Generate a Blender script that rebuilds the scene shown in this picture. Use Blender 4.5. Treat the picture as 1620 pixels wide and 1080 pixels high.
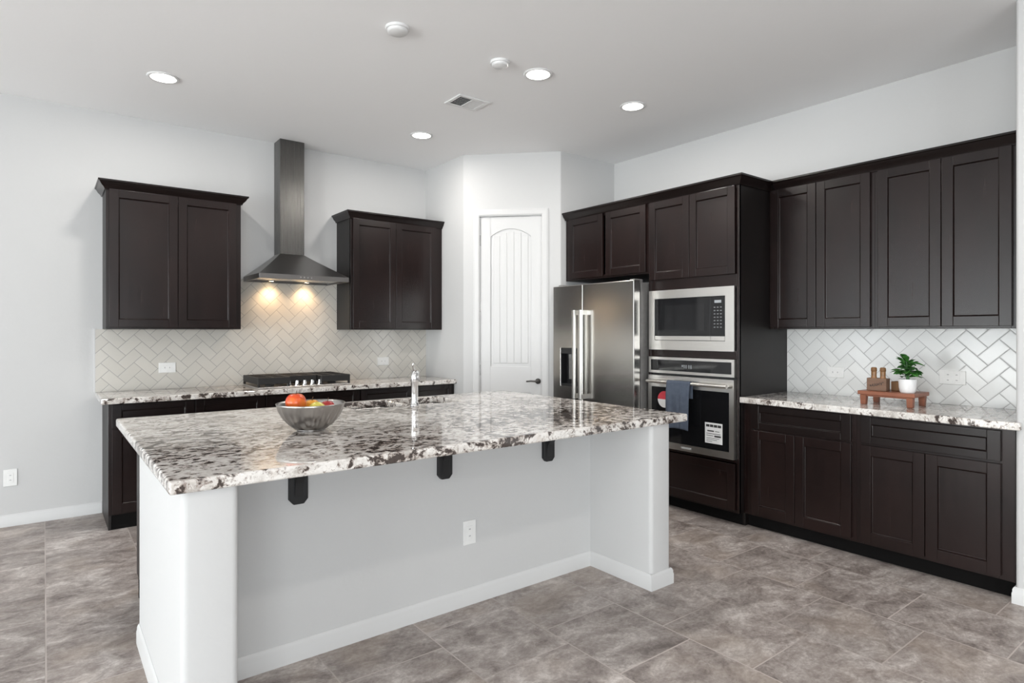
import bpy, bmesh, math, random
from mathutils import Vector, Matrix

for _o in list(bpy.data.objects):
    bpy.data.objects.remove(_o, do_unlink=True)
S = bpy.context.scene
COL = S.collection
PI = math.pi
R90 = PI / 2
random.seed(7)

# ------------------------------------------------------------------ key dimensions (metres)
YB = 5.56        # back wall
XR = 4.51        # right wall
CEIL = 3.04
XP, YP = 3.144, 4.8406     # pantry corner
XQ, YQ = 3.794, 4.194
CT = 0.914       # counter height
UB = 1.39        # underside of the wall cabinets
XL, YF = -7.5, -5.6        # the room's far sides, behind and left of the camera

# ------------------------------------------------------------------ camera
cd = bpy.data.cameras.new('camera')
cam = bpy.data.objects.new('camera', cd)
COL.objects.link(cam)
cam.location = (0, 0, 1.368)
cam.rotation_euler = (R90, 0, -0.6555)
cd.sensor_width = 36
cd.lens = 963.5 / 1620 * 36
cd.shift_y = -15 / 1620
cd.clip_start = 0.05
S.camera = cam

# ------------------------------------------------------------------ view, world, daylight
S.view_settings.view_transform = 'Standard'
S.view_settings.look = 'None'
S.view_settings.gamma = 1
S.view_settings.use_curve_mapping = False
S.view_settings.exposure = 0.09

W = bpy.data.worlds.new('sky')
S.world = W
W.use_nodes = True
_bg = W.node_tree.nodes['Background']
_bg.inputs[0].default_value = (0.94, 0.97, 1.0, 1)
_bg.inputs[1].default_value = 1.0

LEFT_OPEN = [(-3.2, 2.2, 0.0, 2.45), (3.3, 5.1, 0.0, 2.45)]    # y0, y1, z0, z1 in the left wall
BACK_OPEN = [(-6.6, -4.0, 0.0, 2.4)]                         # x0, x1, z0, z1 in the back wall, left of the kitchen
FRONT_OPEN = [(-5.2, -2.4, 0.0, 2.4), (-2.0, 0.5, 0.0, 2.4)]     # x0, x1, z0, z1 in the wall behind the camera


def daylight(name, loc, rot, sx, sz, power, color=(0.945, 0.965, 1.0)):
    l = bpy.data.lights.new(name, 'AREA')
    l.shape = 'RECTANGLE'
    l.size, l.size_y = sx, sz
    l.energy = power
    l.color = color
    o = bpy.data.objects.new(name, l)
    COL.objects.link(o)
    o.location, o.rotation_euler = loc, rot
    return o


# per opening: an area lamp for sky light, and an added uplight to brighten the ceiling
SKY_L, UPLIGHT_L = 23, 30
SKY_B, UPLIGHT_B = 20, 1
SKY_F, UPLIGHT_F = 34, 1
UPT = math.radians(55)
for y0, y1, z0, z1 in LEFT_OPEN:
    A = (y1 - y0) * (z1 - z0)
    daylight('daylight_sky', (XL - 0.35, (y0 + y1) / 2, (z0 + z1) / 2), (R90, 0, -R90), y1 - y0, z1 - z0, SKY_L * A)
    daylight('added_uplight', (XL - 0.9, (y0 + y1) / 2, 0.45), (R90 + UPT, 0, -R90), y1 - y0, 1.2, UPLIGHT_L * A, (1.0, 0.98, 0.95))
for x0, x1, z0, z1 in BACK_OPEN:
    A = (x1 - x0) * (z1 - z0)
    daylight('daylight_sky', ((x0 + x1) / 2, YB + 0.35, (z0 + z1) / 2), (R90, 0, PI), x1 - x0, z1 - z0, SKY_B * A)
    daylight('added_uplight', ((x0 + x1) / 2, YB + 0.9, 0.45), (R90 + UPT, 0, PI), x1 - x0, 1.2, UPLIGHT_B * A, (1.0, 0.98, 0.95))
for x0, x1, z0, z1 in FRONT_OPEN:
    A = (x1 - x0) * (z1 - z0)
    daylight('daylight_sky', ((x0 + x1) / 2, YF - 0.35, (z0 + z1) / 2), (R90, 0, 0), x1 - x0, z1 - z0, SKY_F * A)
    daylight('added_uplight', ((x0 + x1) / 2, YF - 0.9, 0.45), (R90 + UPT, 0, 0), x1 - x0, 1.2, UPLIGHT_F * A, (1.0, 0.97, 0.93))
LAMP_W = 9.5          # each recessed lamp
HOOD_W = 7.5          # each hood lamp


# ------------------------------------------------------------------ node helpers
class NT:
    def __init__(s, name):
        s.m = bpy.data.materials.new(name)
        s.m.use_nodes = True
        s.t = s.m.node_tree
        s.b = s.t.nodes['Principled BSDF']
        s._pos = None

    def n(s, typ, **kw):
        nd = s.t.nodes.new(typ)
        for k, v in kw.items():
            setattr(nd, k, v)
        return nd

    def put(s, sock, v):
        if hasattr(v, 'is_linked') or hasattr(v, 'links'):
            s.t.links.new(v, sock)
        else:
            if isinstance(v, (tuple, list)) and len(v) == 3 and sock.type == 'RGBA':
                v = (*v, 1)
            sock.default_value = v

    def math(s, op, a, b=None, c=None):
        nd = s.n('ShaderNodeMath', operation=op)
        s.put(nd.inputs[0], a)
        if b is not None:
            s.put(nd.inputs[1], b)
        if c is not None:
            s.put(nd.inputs[2], c)
        return nd.outputs[0]

    def mix(s, f, a, b, mode='MIX'):
        nd = s.n('ShaderNodeMix', data_type='RGBA', blend_type=mode)
        s.put(nd.inputs[0], f)
        s.put(nd.inputs[6], a)
        s.put(nd.inputs[7], b)
        return nd.outputs[2]

    def obj(s):
        return s.n('ShaderNodeTexCoord').outputs['Object']

    def map(s, vec, scale=(1, 1, 1), loc=(0, 0, 0), rot=(0, 0, 0)):
        nd = s.n('ShaderNodeMapping')
        s.put(nd.inputs[0], vec)
        nd.inputs[1].default_value = loc
        nd.inputs[2].default_value = rot
        nd.inputs[3].default_value = scale
        return nd.outputs[0]

    def noise(s, vec, scale, detail=4, rough=0.55, dist=0.0, out=0):
        nd = s.n('ShaderNodeTexNoise')
        s.put(nd.inputs['Vector'], vec)
        nd.inputs['Scale'].default_value = scale
        nd.inputs['Detail'].default_value = detail
        nd.inputs['Roughness'].default_value = rough
        nd.inputs['Distortion'].default_value = dist
        return nd.outputs[out]

    def ramp(s, f, stops):
        nd = s.n('ShaderNodeValToRGB')
        el = nd.color_ramp.elements
        while len(el) < len(stops):
            el.new(0.5)
        for e, (p, c) in zip(el, stops):
            e.position = p
            e.color = (*c, 1) if len(c) == 3 else c
        s.put(nd.inputs[0], f)
        return nd.outputs[0]

    def step(s, f, lo, hi):
        nd = s.n('ShaderNodeMapRange', interpolation_type='SMOOTHSTEP')
        s.put(nd.inputs[0], f)
        nd.inputs[1].default_value = lo
        nd.inputs[2].default_value = hi
        return nd.outputs[0]

    def bump(s, h, strength=0.2, dist=0.01):
        nd = s.n('ShaderNodeBump')
        nd.inputs['Strength'].default_value = strength
        nd.inputs['Distance'].default_value = dist
        s.put(nd.inputs['Height'], h)
        s.t.links.new(nd.outputs[0], s.b.inputs['Normal'])

    def set(s, color=None, rough=None, metal=None, spec=None, coat=None, coat_rough=None, aniso=None):
        for k, v in (('Base Color', color), ('Roughness', rough), ('Metallic', metal), ('Specular IOR Level', spec),
                     ('Coat Weight', coat), ('Coat Roughness', coat_rough), ('Anisotropic', aniso)):
            if v is not None:
                s.put(s.b.inputs[k], v)
        return s


def plain(name, color, rough=0.5, metal=0.0, spec=0.5, var=0.06, nscale=30, bump=0.0):
    k = NT(name)
    n = k.noise(k.obj(), nscale, 3)
    c = k.mix(k.step(n, 0.3, 0.7), tuple(x * (1 - var) for x in color), tuple(min(1, x * (1 + var)) for x in color))
    k.set(c, rough, metal, spec)
    if bump:
        k.bump(n, bump, 0.004)
    return k.m


def mat_paint(name, color, rough=0.6, spec=0.3, tex=0.12):
    k = NT(name)
    v = k.obj()
    n = k.noise(v, 60, 4)
    k.set(k.mix(n, tuple(c * 0.985 for c in color), color), rough, 0, spec)
    k.bump(n, tex, 0.004)
    return k.m


def mat_wood(name, dark, light, axis='Z', rough=0.25, scale=1.0, spec=0.40, grain=0.4):
    k = NT(name)
    v = k.obj()
    sc = {'Z': (14, 14, 1.1), 'X': (1.1, 14, 14), 'Y': (14, 1.1, 14)}[axis]
    g = k.noise(k.map(v, tuple(c * scale for c in sc)), 3.2, 4, 0.5, 0.3)
    cloud = k.noise(v, 3.1, 3, 0.5)
    f = k.math('ADD', k.math('MULTIPLY', g, grain), k.math('MULTIPLY', cloud, 1 - grain))
    c = k.ramp(f, [(0.30, dark), (0.72, light)])
    k.set(c, k.math('ADD', rough - 0.02, k.math('MULTIPLY', g, 0.06)), 0, spec)
    return k.m


def mat_steel(name, color=(0.56, 0.545, 0.53), rough=0.27, axis='Z'):
    k = NT(name)
    v = k.obj()
    sc = {'Z': (260, 260, 2.5), 'X': (2.5, 260, 260), 'Y': (260, 2.5, 260)}[axis]
    g = k.noise(k.map(v, sc), 1.0, 3, 0.6)
    k.set(k.mix(g, tuple(c * 0.93 for c in color), color), k.math('ADD', rough - 0.04, k.math('MULTIPLY', g, 0.09)), 1.0)
    k.bump(g, 0.012, 0.001)
    return k.m


def mat_granite():
    k = NT('granite')
    v = k.obj()
    warp = k.noise(v, 7, 3, 0.5, 0, 1)
    add = k.n('ShaderNodeVectorMath', operation='MULTIPLY_ADD')
    k.put(add.inputs[0], warp)
    add.inputs[1].default_value = (0.09, 0.09, 0.09)
    k.put(add.inputs[2], v)
    w = k.map(add.outputs[0], (0.85, 1.2, 1.0), rot=(0, 0, 0.5))
    big = k.noise(v, 1.5, 3, 0.55)
    mid = k.noise(w, 25, 5, 0.66)
    fine = k.noise(w, 70, 4, 0.7)
    beige = k.noise(w, 8.0, 5, 0.62)
    base = k.ramp(beige, [(0.30, (0.36, 0.325, 0.30)), (0.44, (0.60, 0.565, 0.53)), (0.58, (0.80, 0.775, 0.745)), (0.74, (0.62, 0.565, 0.52))])
    base = k.mix(k.math('MULTIPLY', k.step(fine, 0.54, 0.63), 0.8), base, (0.34, 0.30, 0.275))
    base = k.mix(k.math('MULTIPLY', k.step(k.noise(w, 90, 3), 0.55, 0.66), 0.5), base, (0.88, 0.86, 0.83))
    thr = k.math('ADD', k.math('MULTIPLY', k.math('SUBTRACT', big, 0.5), 0.55), k.math('ADD', mid, k.math('MULTIPLY', k.math('SUBTRACT', fine, 0.5), 0.26)))
    grey = k.step(thr, 0.485, 0.55)
    darkf = k.step(thr, 0.55, 0.585)
    base = k.mix(k.math('MULTIPLY', grey, 0.70), base, (0.25, 0.195, 0.165))
    base = k.mix(k.math('MULTIPLY', darkf, 0.92), base, (0.034, 0.024, 0.021))
    k.set(base, 0.03, 0, 1.0)
    return k.m


def mat_floor():
    k = NT('floor_tile')
    v = k.obj()
    xyz = k.n('ShaderNodeSeparateXYZ')
    k.put(xyz.inputs[0], v)
    T = 0.4555
    u = k.math('DIVIDE', k.math('SUBTRACT', xyz.outputs[0], 2.74), T)
    i = k.math('FLOOR', u)
    fu = k.math('SUBTRACT', u, i)
    w = k.math('DIVIDE', k.math('SUBTRACT', k.math('SUBTRACT', xyz.outputs[1], 1.972), k.math('MULTIPLY', i, 0.1515)), T)
    j = k.math('FLOOR', w)
    fw = k.math('SUBTRACT', w, j)
    d = k.math('MINIMUM', k.math('MINIMUM', fu, k.math('SUBTRACT', 1.0, fu)), k.math('MINIMUM', fw, k.math('SUBTRACT', 1.0, fw)))
    grout = k.math('SUBTRACT', 1.0, k.step(d, 0.004, 0.0085))
    cid = k.n('ShaderNodeCombineXYZ')
    k.put(cid.inputs[0], i)
    k.put(cid.inputs[1], j)
    wn = k.n('ShaderNodeTexWhiteNoise', noise_dimensions='2D')
    k.put(wn.inputs['Vector'], cid.outputs[0])
    off = k.n('ShaderNodeVectorMath', operation='MULTIPLY_ADD')
    k.put(off.inputs[0], wn.outputs['Color'])
    off.inputs[1].default_value = (9, 9, 9)
    k.put(off.inputs[2], v)
    p = off.outputs[0]
    cl = k.noise(k.map(p, (1.0, 1.35, 1)), 4.2, 6, 0.66, 0.8)
    fine = k.noise(p, 60, 4, 0.75)
    wisp = k.noise(k.map(p, (1, 1.5, 1)), 15, 7, 0.76, 0.9)
    f = k.math('ADD', k.math('MULTIPLY', cl, 0.50), k.math('ADD', k.math('MULTIPLY', wisp, 0.32), k.math('MULTIPLY', fine, 0.18)))
    c = k.ramp(f, [(0.38, (0.150, 0.124, 0.114)), (0.465, (0.285, 0.245, 0.226)), (0.53, (0.395, 0.350, 0.326)), (0.62, (0.62, 0.575, 0.545))])
    c = k.mix(k.math('MULTIPLY', k.step(k.noise(p, 2.3, 2), 0.52, 0.68), 0.30), c, (0.40, 0.325, 0.265))
    tint = k.math('ADD', 0.90, k.math('MULTIPLY', wn.outputs['Value'], 0.2))
    tc = k.n('ShaderNodeCombineColor')
    for q in range(3):
        k.put(tc.inputs[q], tint)
    c = k.mix(1.0, c, tc.outputs[0], 'MULTIPLY')
    gl = k.noise(v, 1.0, 2)
    gc = k.mix(k.step(gl, 0.4, 0.6), (0.40, 0.35, 0.325), (0.52, 0.46, 0.43))
    c = k.mix(grout, c, gc)
    k.set(c, k.math('ADD', 0.34, k.math('MULTIPLY', wisp, 0.22)), 0, 0.45)
    h = k.math('SUBTRACT', k.math('MULTIPLY', wisp, 0.25), grout)
    k.bump(h, 0.22, 0.003)
    return k.m


def mat_herringbone(name, color, grout_c, vert, tile=0.0762, off=(0, 0)):
    """3 x 6 inch tiles laid herringbone; the sheet lies in the object's X-Z plane"""
    k = NT(name)
    xyz = k.n('ShaderNodeSeparateXYZ')
    k.put(xyz.inputs[0], k.obj())
    x = k.math('ADD', xyz.outputs[0], off[0])
    z = k.math('ADD', xyz.outputs[2], off[1])
    s = 0.70710678 / tile
    a = k.math('MULTIPLY', k.math('ADD', x, z), s)
    b = k.math('MULTIPLY', k.math('SUBTRACT', z, x), s)
    i, j = k.math('FLOOR', a), k.math('FLOOR', b)
    fa, fb = k.math('SUBTRACT', a, i), k.math('SUBTRACT', b, j)
    kk = k.math('FLOORED_MODULO', k.math('SUBTRACT', i, j), 4.0)
    is1 = k.math('COMPARE', kk, 1.0, 0.1)
    is2 = k.math('COMPARE', kk, 2.0, 0.1)
    isv = k.math('GREATER_THAN', kk, 1.5)
    uh = k.math('ADD', fa, is1)
    uv = k.math('ADD', fb, is2)
    dh = k.math('MINIMUM', k.math('MINIMUM', uh, k.math('SUBTRACT', 2.0, uh)), k.math('MINIMUM', fb, k.math('SUBTRACT', 1.0, fb)))
    dv = k.math('MINIMUM', k.math('MINIMUM', uv, k.math('SUBTRACT', 2.0, uv)), k.math('MINIMUM', fa, k.math('SUBTRACT', 1.0, fa)))
    mx = k.n('ShaderNodeMix', data_type='FLOAT')
    k.put(mx.inputs[0], isv)
    k.put(mx.inputs[2], dh)
    k.put(mx.inputs[3], dv)
    d = mx.outputs[0]
    g = k.math('SUBTRACT', 1.0, k.step(d, 0.018, 0.04))
    cid = k.n('ShaderNodeCombineXYZ')
    k.put(cid.inputs[0], k.math('SUBTRACT', i, is1))
    k.put(cid.inputs[1], k.math('SUBTRACT', j, is2))
    k.put(cid.inputs[2], isv)
    wn = k.n('ShaderNodeTexWhiteNoise', noise_dimensions='3D')
    k.put(wn.inputs['Vector'], cid.outputs[0])
    c = k.mix(wn.outputs['Value'], tuple(q * 0.95 for q in color), tuple(min(1, q * 1.03) for q in color))
    c = k.mix(g, c, grout_c)
    k.set(c, k.math('ADD', 0.16, k.math('MULTIPLY', g, 0.5)), 0, 0.5)
    k.bump(k.step(d, 0.015, 0.10), 0.2, 0.0012)
    return k.m


def mat_glow(name, color, strength):
    k = NT(name)
    k.set((0.8, 0.8, 0.8), 0.4)
    k.b.inputs['Emission Color'].default_value = (*color, 1)
    k.b.inputs['Emission Strength'].default_value = strength
    return k.m


def mat_glass_pane():
    k = NT('window_glass')
    t = k.n('ShaderNodeBsdfTransparent')
    t.inputs[0].default_value = (0.95, 0.97, 0.97, 1)
    g = k.n('ShaderNodeBsdfGlossy')
    g.inputs['Roughness'].default_value = 0.02
    m = k.n('ShaderNodeMixShader')
    m.inputs[0].default_value = 0.06
    k.t.links.new(t.outputs[0], m.inputs[1])
    k.t.links.new(g.outputs[0], m.inputs[2])
    k.t.links.new(m.outputs[0], k.t.nodes['Material Output'].inputs[0])
    return k.m


def mat_fruit(name, a, b, scale=9, rough=0.28, bump=0.0):
    k = NT(name)
    n = k.noise(k.obj(), scale, 4, 0.6, 0.4)
    k.set(k.mix(k.step(n, 0.38, 0.62), a, b), rough, 0, 0.5)
    if bump:
        k.bump(k.noise(k.obj(), 260, 2), bump, 0.002)
    return k.m


def mat_towel():
    k = NT('towel_cloth')
    v = k.obj()
    n = k.noise(v, 210, 3, 0.7)
    m = k.noise(v, 30, 4)
    k.set(k.mix(m, (0.060, 0.075, 0.105), (0.115, 0.135, 0.175)), 0.95, 0, 0.1)
    k.bump(n, 0.5, 0.004)
    return k.m


M = {}
M['wall'] = mat_paint('white_wall_paint', (0.575, 0.575, 0.575))
M['ceiling'] = mat_paint('ceiling_paint', (0.92, 0.92, 0.925), 0.75, 0.2)
M['darkened_wall'] = mat_paint('darkened_unseen_wall_paint', (0.20, 0.185, 0.17))  # invented dark paint for the unseen front wall, dims what the cabinets reflect
M['trim'] = mat_paint('white_trim_paint', (0.63, 0.63, 0.63), 0.38, 0.45, 0.03)
M['floor'] = mat_floor()
M['tile_back'] = mat_herringbone('herringbone_tile_dimmed', (0.60, 0.575, 0.53), (0.34, 0.33, 0.31), False, off=(0.02, 0.0))  # off-white tile with the back wall's dimmer light put into the colour
M['tile_right'] = mat_herringbone('herringbone_tile_brightened', (0.76, 0.765, 0.755), (0.47, 0.47, 0.47), False, off=(0.045, 0.02))  # same off-white tile, the right wall's brighter light put into the colour
M['granite'] = mat_granite()
M['wood'] = mat_wood('espresso_wood', (0.0055, 0.0026, 0.0024), (0.0165, 0.0075, 0.0066))
M['wood_side'] = mat_wood('espresso_wood_panel', (0.004, 0.003, 0.0028), (0.0105, 0.007, 0.0064), rough=0.42)
M['wood_x'] = mat_wood('espresso_wood_rail', (0.0050, 0.0028, 0.0026), (0.0105, 0.0058, 0.0052), 'X')
M['toe'] = plain('toe_kick_black', (0.004, 0.0035, 0.0035), 0.85, 0, 0.15)
M['steel'] = mat_steel('brushed_steel')
M['steel_x'] = mat_steel('brushed_steel_cross', axis='X')
M['steel_light'] = mat_steel('pale_brushed_steel', (0.72, 0.70, 0.67), 0.30, 'X')
M['fridge'] = mat_steel('fridge_steel', (0.56, 0.545, 0.52), 0.21)
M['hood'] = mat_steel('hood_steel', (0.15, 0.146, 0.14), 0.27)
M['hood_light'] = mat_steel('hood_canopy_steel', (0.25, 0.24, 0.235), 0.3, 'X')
M['chrome'] = plain('chrome', (0.82, 0.82, 0.83), 0.10, 1.0, var=0.02)
M['sink'] = mat_steel('sink_steel', (0.62, 0.61, 0.60), 0.22, 'X')
M['bowl'] = plain('bowl_steel', (0.40, 0.385, 0.37), 0.28, 1.0, var=0.03)
M['fridge_side'] = plain('fridge_side_grey', (0.20, 0.195, 0.19), 0.45, 0.3)
M['gasket'] = plain('gasket_black', (0.015, 0.015, 0.015), 0.6)
M['black_glass'] = plain('black_glass', (0.008, 0.008, 0.009), 0.05, var=0.02)
M['grey_glass'] = plain('smoked_glass', (0.014, 0.014, 0.015), 0.05, var=0.02)
M['black_plastic'] = plain('black_plastic', (0.016, 0.016, 0.017), 0.4)
M['iron'] = plain('cast_iron', (0.012, 0.011, 0.011), 0.62, bump=0.2)
M['bracket'] = plain('bracket_black', (0.010, 0.010, 0.011), 0.55)
M['bronze'] = plain('dark_nickel', (0.14, 0.135, 0.13), 0.32, 0.9)
M['nickel'] = plain('satin_nickel', (0.42, 0.41, 0.40), 0.34, 1.0)
M['plastic'] = plain('white_plastic', (0.80, 0.80, 0.79), 0.35, var=0.02)
M['slot'] = plain('slot_dark', (0.05, 0.05, 0.05), 0.6)
M['grey_mark'] = plain('grey_mark', (0.48, 0.48, 0.48), 0.5)
M['dim_mark'] = plain('dim_mark', (0.16, 0.165, 0.17), 0.5)
M['vent'] = plain('vent_white', (0.74, 0.74, 0.74), 0.45, var=0.02)
M['vent_dark'] = plain('vent_shadow', (0.05, 0.05, 0.05), 0.7)
M['glow'] = mat_glow('lamp_glow', (1.0, 0.97, 0.92), 9.0)
M['hood_glow'] = mat_glow('halogen_glow', (1.0, 0.74, 0.42), 30.0)
M['pane'] = mat_glass_pane()
M['towel'] = mat_towel()
M['red'] = plain('sticker_red', (0.62, 0.055, 0.075), 0.4, var=0.03)
M['paper'] = plain('sticker_white', (0.80, 0.80, 0.80), 0.5, var=0.02)
M['ink'] = plain('print_black', (0.03, 0.03, 0.03), 0.5)
M['led'] = plain('display_digits', (0.30, 0.32, 0.34), 0.4)
M['apple'] = mat_fruit('red_orange_skin', (0.62, 0.045, 0.012), (0.70, 0.16, 0.025))
M['red_apple'] = mat_fruit('red_skin', (0.36, 0.012, 0.018), (0.50, 0.05, 0.03))
M['yellow'] = mat_fruit('yellow_green_skin', (0.62, 0.56, 0.10), (0.72, 0.62, 0.13), 7)
M['orange'] = mat_fruit('orange_peel', (0.78, 0.32, 0.02), (0.82, 0.42, 0.04), 7, 0.4, 0.3)
M['stem'] = plain('twig_brown', (0.09, 0.05, 0.025), 0.7)
M['riser'] = mat_wood('cherry_riser_wood', (0.15, 0.048, 0.024), (0.36, 0.135, 0.075), 'X', 0.38)
M['oak'] = mat_wood('weathered_oak', (0.12, 0.065, 0.040), (0.27, 0.165, 0.115), 'X', 0.6)
M['honey'] = mat_wood('honey_wood', (0.13, 0.062, 0.022), (0.30, 0.15, 0.06), 'Z', 0.5)
M['amber'] = plain('amber_mill_wood', (0.24, 0.115, 0.042), 0.35, var=0.3)
M['pot'] = plain('white_ceramic', (0.82, 0.82, 0.82), 0.3, var=0.02)
M['soil'] = plain('potting_soil', (0.03, 0.022, 0.016), 0.9)
M['leaf'] = mat_fruit('leaf_green', (0.018, 0.085, 0.014), (0.055, 0.19, 0.035), 24, 0.35)


# ------------------------------------------------------------------ mesh helpers
def NB():
    return bmesh.new()


def bx(bm, x0, x1, y0, y1, z0, z1):
    vs = [bm.verts.new((x, y, z)) for x in (x0, x1) for y in (y0, y1) for z in (z0, z1)]
    for f in ((0, 1, 3, 2), (4, 6, 7, 5), (0, 4, 5, 1), (2, 3, 7, 6), (0, 2, 6, 4), (1, 5, 7, 3)):
        bm.faces.new([vs[i] for i in f])
    return vs


def prism(bm, poly, z0, z1):
    """extrude a plan polygon upward"""
    a = [bm.verts.new((x, y, z0)) for x, y in poly]
    b = [bm.verts.new((x, y, z1)) for x, y in poly]
    n = len(poly)
    bm.faces.new(a[::-1])
    bm.faces.new(b)
    for i in range(n):
        bm.faces.new((a[i], a[(i + 1) % n], b[(i + 1) % n], b[i]))


def prism_x(bm, poly, x0, x1):
    """extrude a y-z polygon along x"""
    a = [bm.verts.new((x0, y, z)) for y, z in poly]
    b = [bm.verts.new((x1, y, z)) for y, z in poly]
    n = len(poly)
    bm.faces.new(a)
    bm.faces.new(b[::-1])
    for i in range(n):
        bm.faces.new((a[i], b[i], b[(i + 1) % n], a[(i + 1) % n]))


def lathe(bm, prof, seg=32, c=(0, 0, 0), cap0=True, cap1=True):
    rings = []
    for r, z in prof:
        if r < 1e-6:
            rings.append([bm.verts.new((c[0], c[1], c[2] + z))])
        else:
            rings.append([bm.verts.new((c[0] + r * math.cos(2 * PI * k / seg), c[1] + r * math.sin(2 * PI * k / seg), c[2] + z)) for k in range(seg)])
    for A, B in zip(rings, rings[1:]):
        for k in range(seg):
            q = (k + 1) % seg
            if len(A) == 1 and len(B) == 1:
                continue
            if len(A) == 1:
                bm.faces.new((A[0], B[q], B[k]))
            elif len(B) == 1:
                bm.faces.new((A[k], A[q], B[0]))
            else:
                bm.faces.new((A[k], A[q], B[q], B[k]))
    if cap0 and len(rings[0]) > 1:
        bm.faces.new(rings[0][::-1])
    if cap1 and len(rings[-1]) > 1:
        bm.faces.new(rings[-1])
    return rings


def tube(bm, pts, rad, seg=12, caps=True):
    pts = [Vector(p) for p in pts]
    rs = rad if isinstance(rad, (list, tuple)) else [rad] * len(pts)
    rings = []
    prev = None
    for i, p in enumerate(pts):
        t = (pts[min(i + 1, len(pts) - 1)] - pts[max(i - 1, 0)]).normalized()
        if prev is None:
            ref = Vector((0, 0, 1)) if abs(t.z) < 0.9 else Vector((1, 0, 0))
            u = t.cross(ref).normalized()
        else:
            u = (prev - t * prev.dot(t)).normalized()
        prev = u
        w = t.cross(u)
        rings.append([bm.verts.new(p + (u * math.cos(2 * PI * k / seg) + w * math.sin(2 * PI * k / seg)) * rs[i]) for k in range(seg)])
    for A, B in zip(rings, rings[1:]):
        for k in range(seg):
            q = (k + 1) % seg
            bm.faces.new((A[k], A[q], B[q], B[k]))
    if caps:
        bm.faces.new(rings[0][::-1])
        bm.faces.new(rings[-1])


def sweep(bm, path, prof, closed_ends=True):
    """mitred moulding: path = plan points walked with the room on the RIGHT hand, prof = (outward, z) points"""
    P = [Vector((p[0], p[1])) for p in path]
    n = len(P)
    nors = []
    for a, b in zip(P, P[1:]):
        d = (b - a).normalized()
        nors.append(Vector((d.y, -d.x)))
    rings = []
    for i in range(n):
        if i == 0:
            m = nors[0]
        elif i == n - 1:
            m = nors[-1]
        else:
            m = nors[i - 1] + nors[i]
            m = m / max(1e-6, m.dot(nors[i]))
        rings.append([bm.verts.new((P[i].x + m.x * o, P[i].y + m.y * o, z)) for o, z in prof])
    k = len(prof)
    for A, B in zip(rings, rings[1:]):
        for q in range(k):
            bm.faces.new((A[q], B[q], B[(q + 1) % k], A[(q + 1) % k]))
    if closed_ends:
        bm.faces.new(rings[0][::-1])
        bm.faces.new(rings[-1])


def sphere(bm, c, r, sx=1, sy=1, sz=1, u=20, v=14):
    res = bmesh.ops.create_uvsphere(bm, u_segments=u, v_segments=v, radius=r)
    for q in res['verts']:
        q.co = Vector((q.co.x * sx + c[0], q.co.y * sy + c[1], q.co.z * sz + c[2]))
    return res['verts']


def slab(bm, xs, ys, z0, z1, holes=()):
    """flat slab over the grid xs x ys with whole cells left open"""
    V = {}

    def vt(i, j, z):
        key = (i, j, z)
        if key not in V:
            V[key] = bm.verts.new((xs[i], ys[j], z))
        return V[key]
    nx, ny = len(xs) - 1, len(ys) - 1
    on = lambda i, j: 0 <= i < nx and 0 <= j < ny and (i, j) not in holes
    for i in range(nx):
        for j in range(ny):
            if not on(i, j):
                continue
            bm.faces.new((vt(i, j, z1), vt(i + 1, j, z1), vt(i + 1, j + 1, z1), vt(i, j + 1, z1)))
            bm.faces.new((vt(i, j, z0), vt(i, j + 1, z0), vt(i + 1, j + 1, z0), vt(i + 1, j, z0)))
            for di, dj, a, b in ((0, -1, (i, j), (i + 1, j)), (1, 0, (i + 1, j), (i + 1, j + 1)), (0, 1, (i + 1, j + 1), (i, j + 1)), (-1, 0, (i, j + 1), (i, j))):
                if not on(i + di, j + dj):
                    bm.faces.new((vt(*a, z0), vt(*b, z0), vt(*b, z1), vt(*a, z1)))


def obj(name, bm, mat, parent=None, bevel=0.0, seg=2, smooth=False, loc=None, rotz=0.0, angle=35, sub=0, solid=0.0):
    bmesh.ops.recalc_face_normals(bm, faces=bm.faces)
    me = bpy.data.meshes.new(name)
    bm.to_mesh(me)
    bm.free()
    me.materials.append(M[mat] if isinstance(mat, str) else mat)
    o = bpy.data.objects.new(name, me)
    COL.objects.link(o)
    if parent is not None:
        o.parent = parent
    if loc is not None:
        o.location = loc
    if rotz:
        o.rotation_euler = (0, 0, rotz)
    if smooth:
        for p in me.polygons:
            p.use_smooth = True
    if solid:
        md = o.modifiers.new('solid', 'SOLIDIFY')
        md.thickness = solid
        md.offset = 0
    if sub:
        md = o.modifiers.new('sub', 'SUBSURF')
        md.levels = md.render_levels = sub
    if bevel:
        md = o.modifiers.new('bevel', 'BEVEL')
        md.width = bevel
        md.segments = seg
        md.limit_method = 'ANGLE'
        md.angle_limit = math.radians(angle)
        md.harden_normals = False
    return o


def sharp(o, deg=40):
    """smooth faces with creases kept at sharp edges"""
    me = o.data
    for p in me.polygons:
        p.use_smooth = True
    b = bmesh.new()
    b.from_mesh(me)
    for e in b.edges:
        if len(e.link_faces) == 2 and e.calc_face_angle(0) > math.radians(deg):
            e.smooth = False
    b.to_mesh(me)
    b.free()
    return o


def thing(name, label, cat, loc=(0, 0, 0), rotz=0.0, group=None):
    o = bpy.data.objects.new(name, None)
    COL.objects.link(o)
    o.empty_display_size = 0.1
    o.location = loc
    o.rotation_euler = (0, 0, rotz)
    o['label'] = label
    o['category'] = cat
    if group:
        o['group'] = group
    return o


def tag(o, label, cat, group=None):
    o['label'] = label
    o['category'] = cat
    if group:
        o['group'] = group
    return o


def struct(o, label, cat='room'):
    o['kind'] = 'structure'
    o['label'] = label
    o['category'] = cat
    return o


def kids(o, table):
    return table.get(o.name, [])


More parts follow.
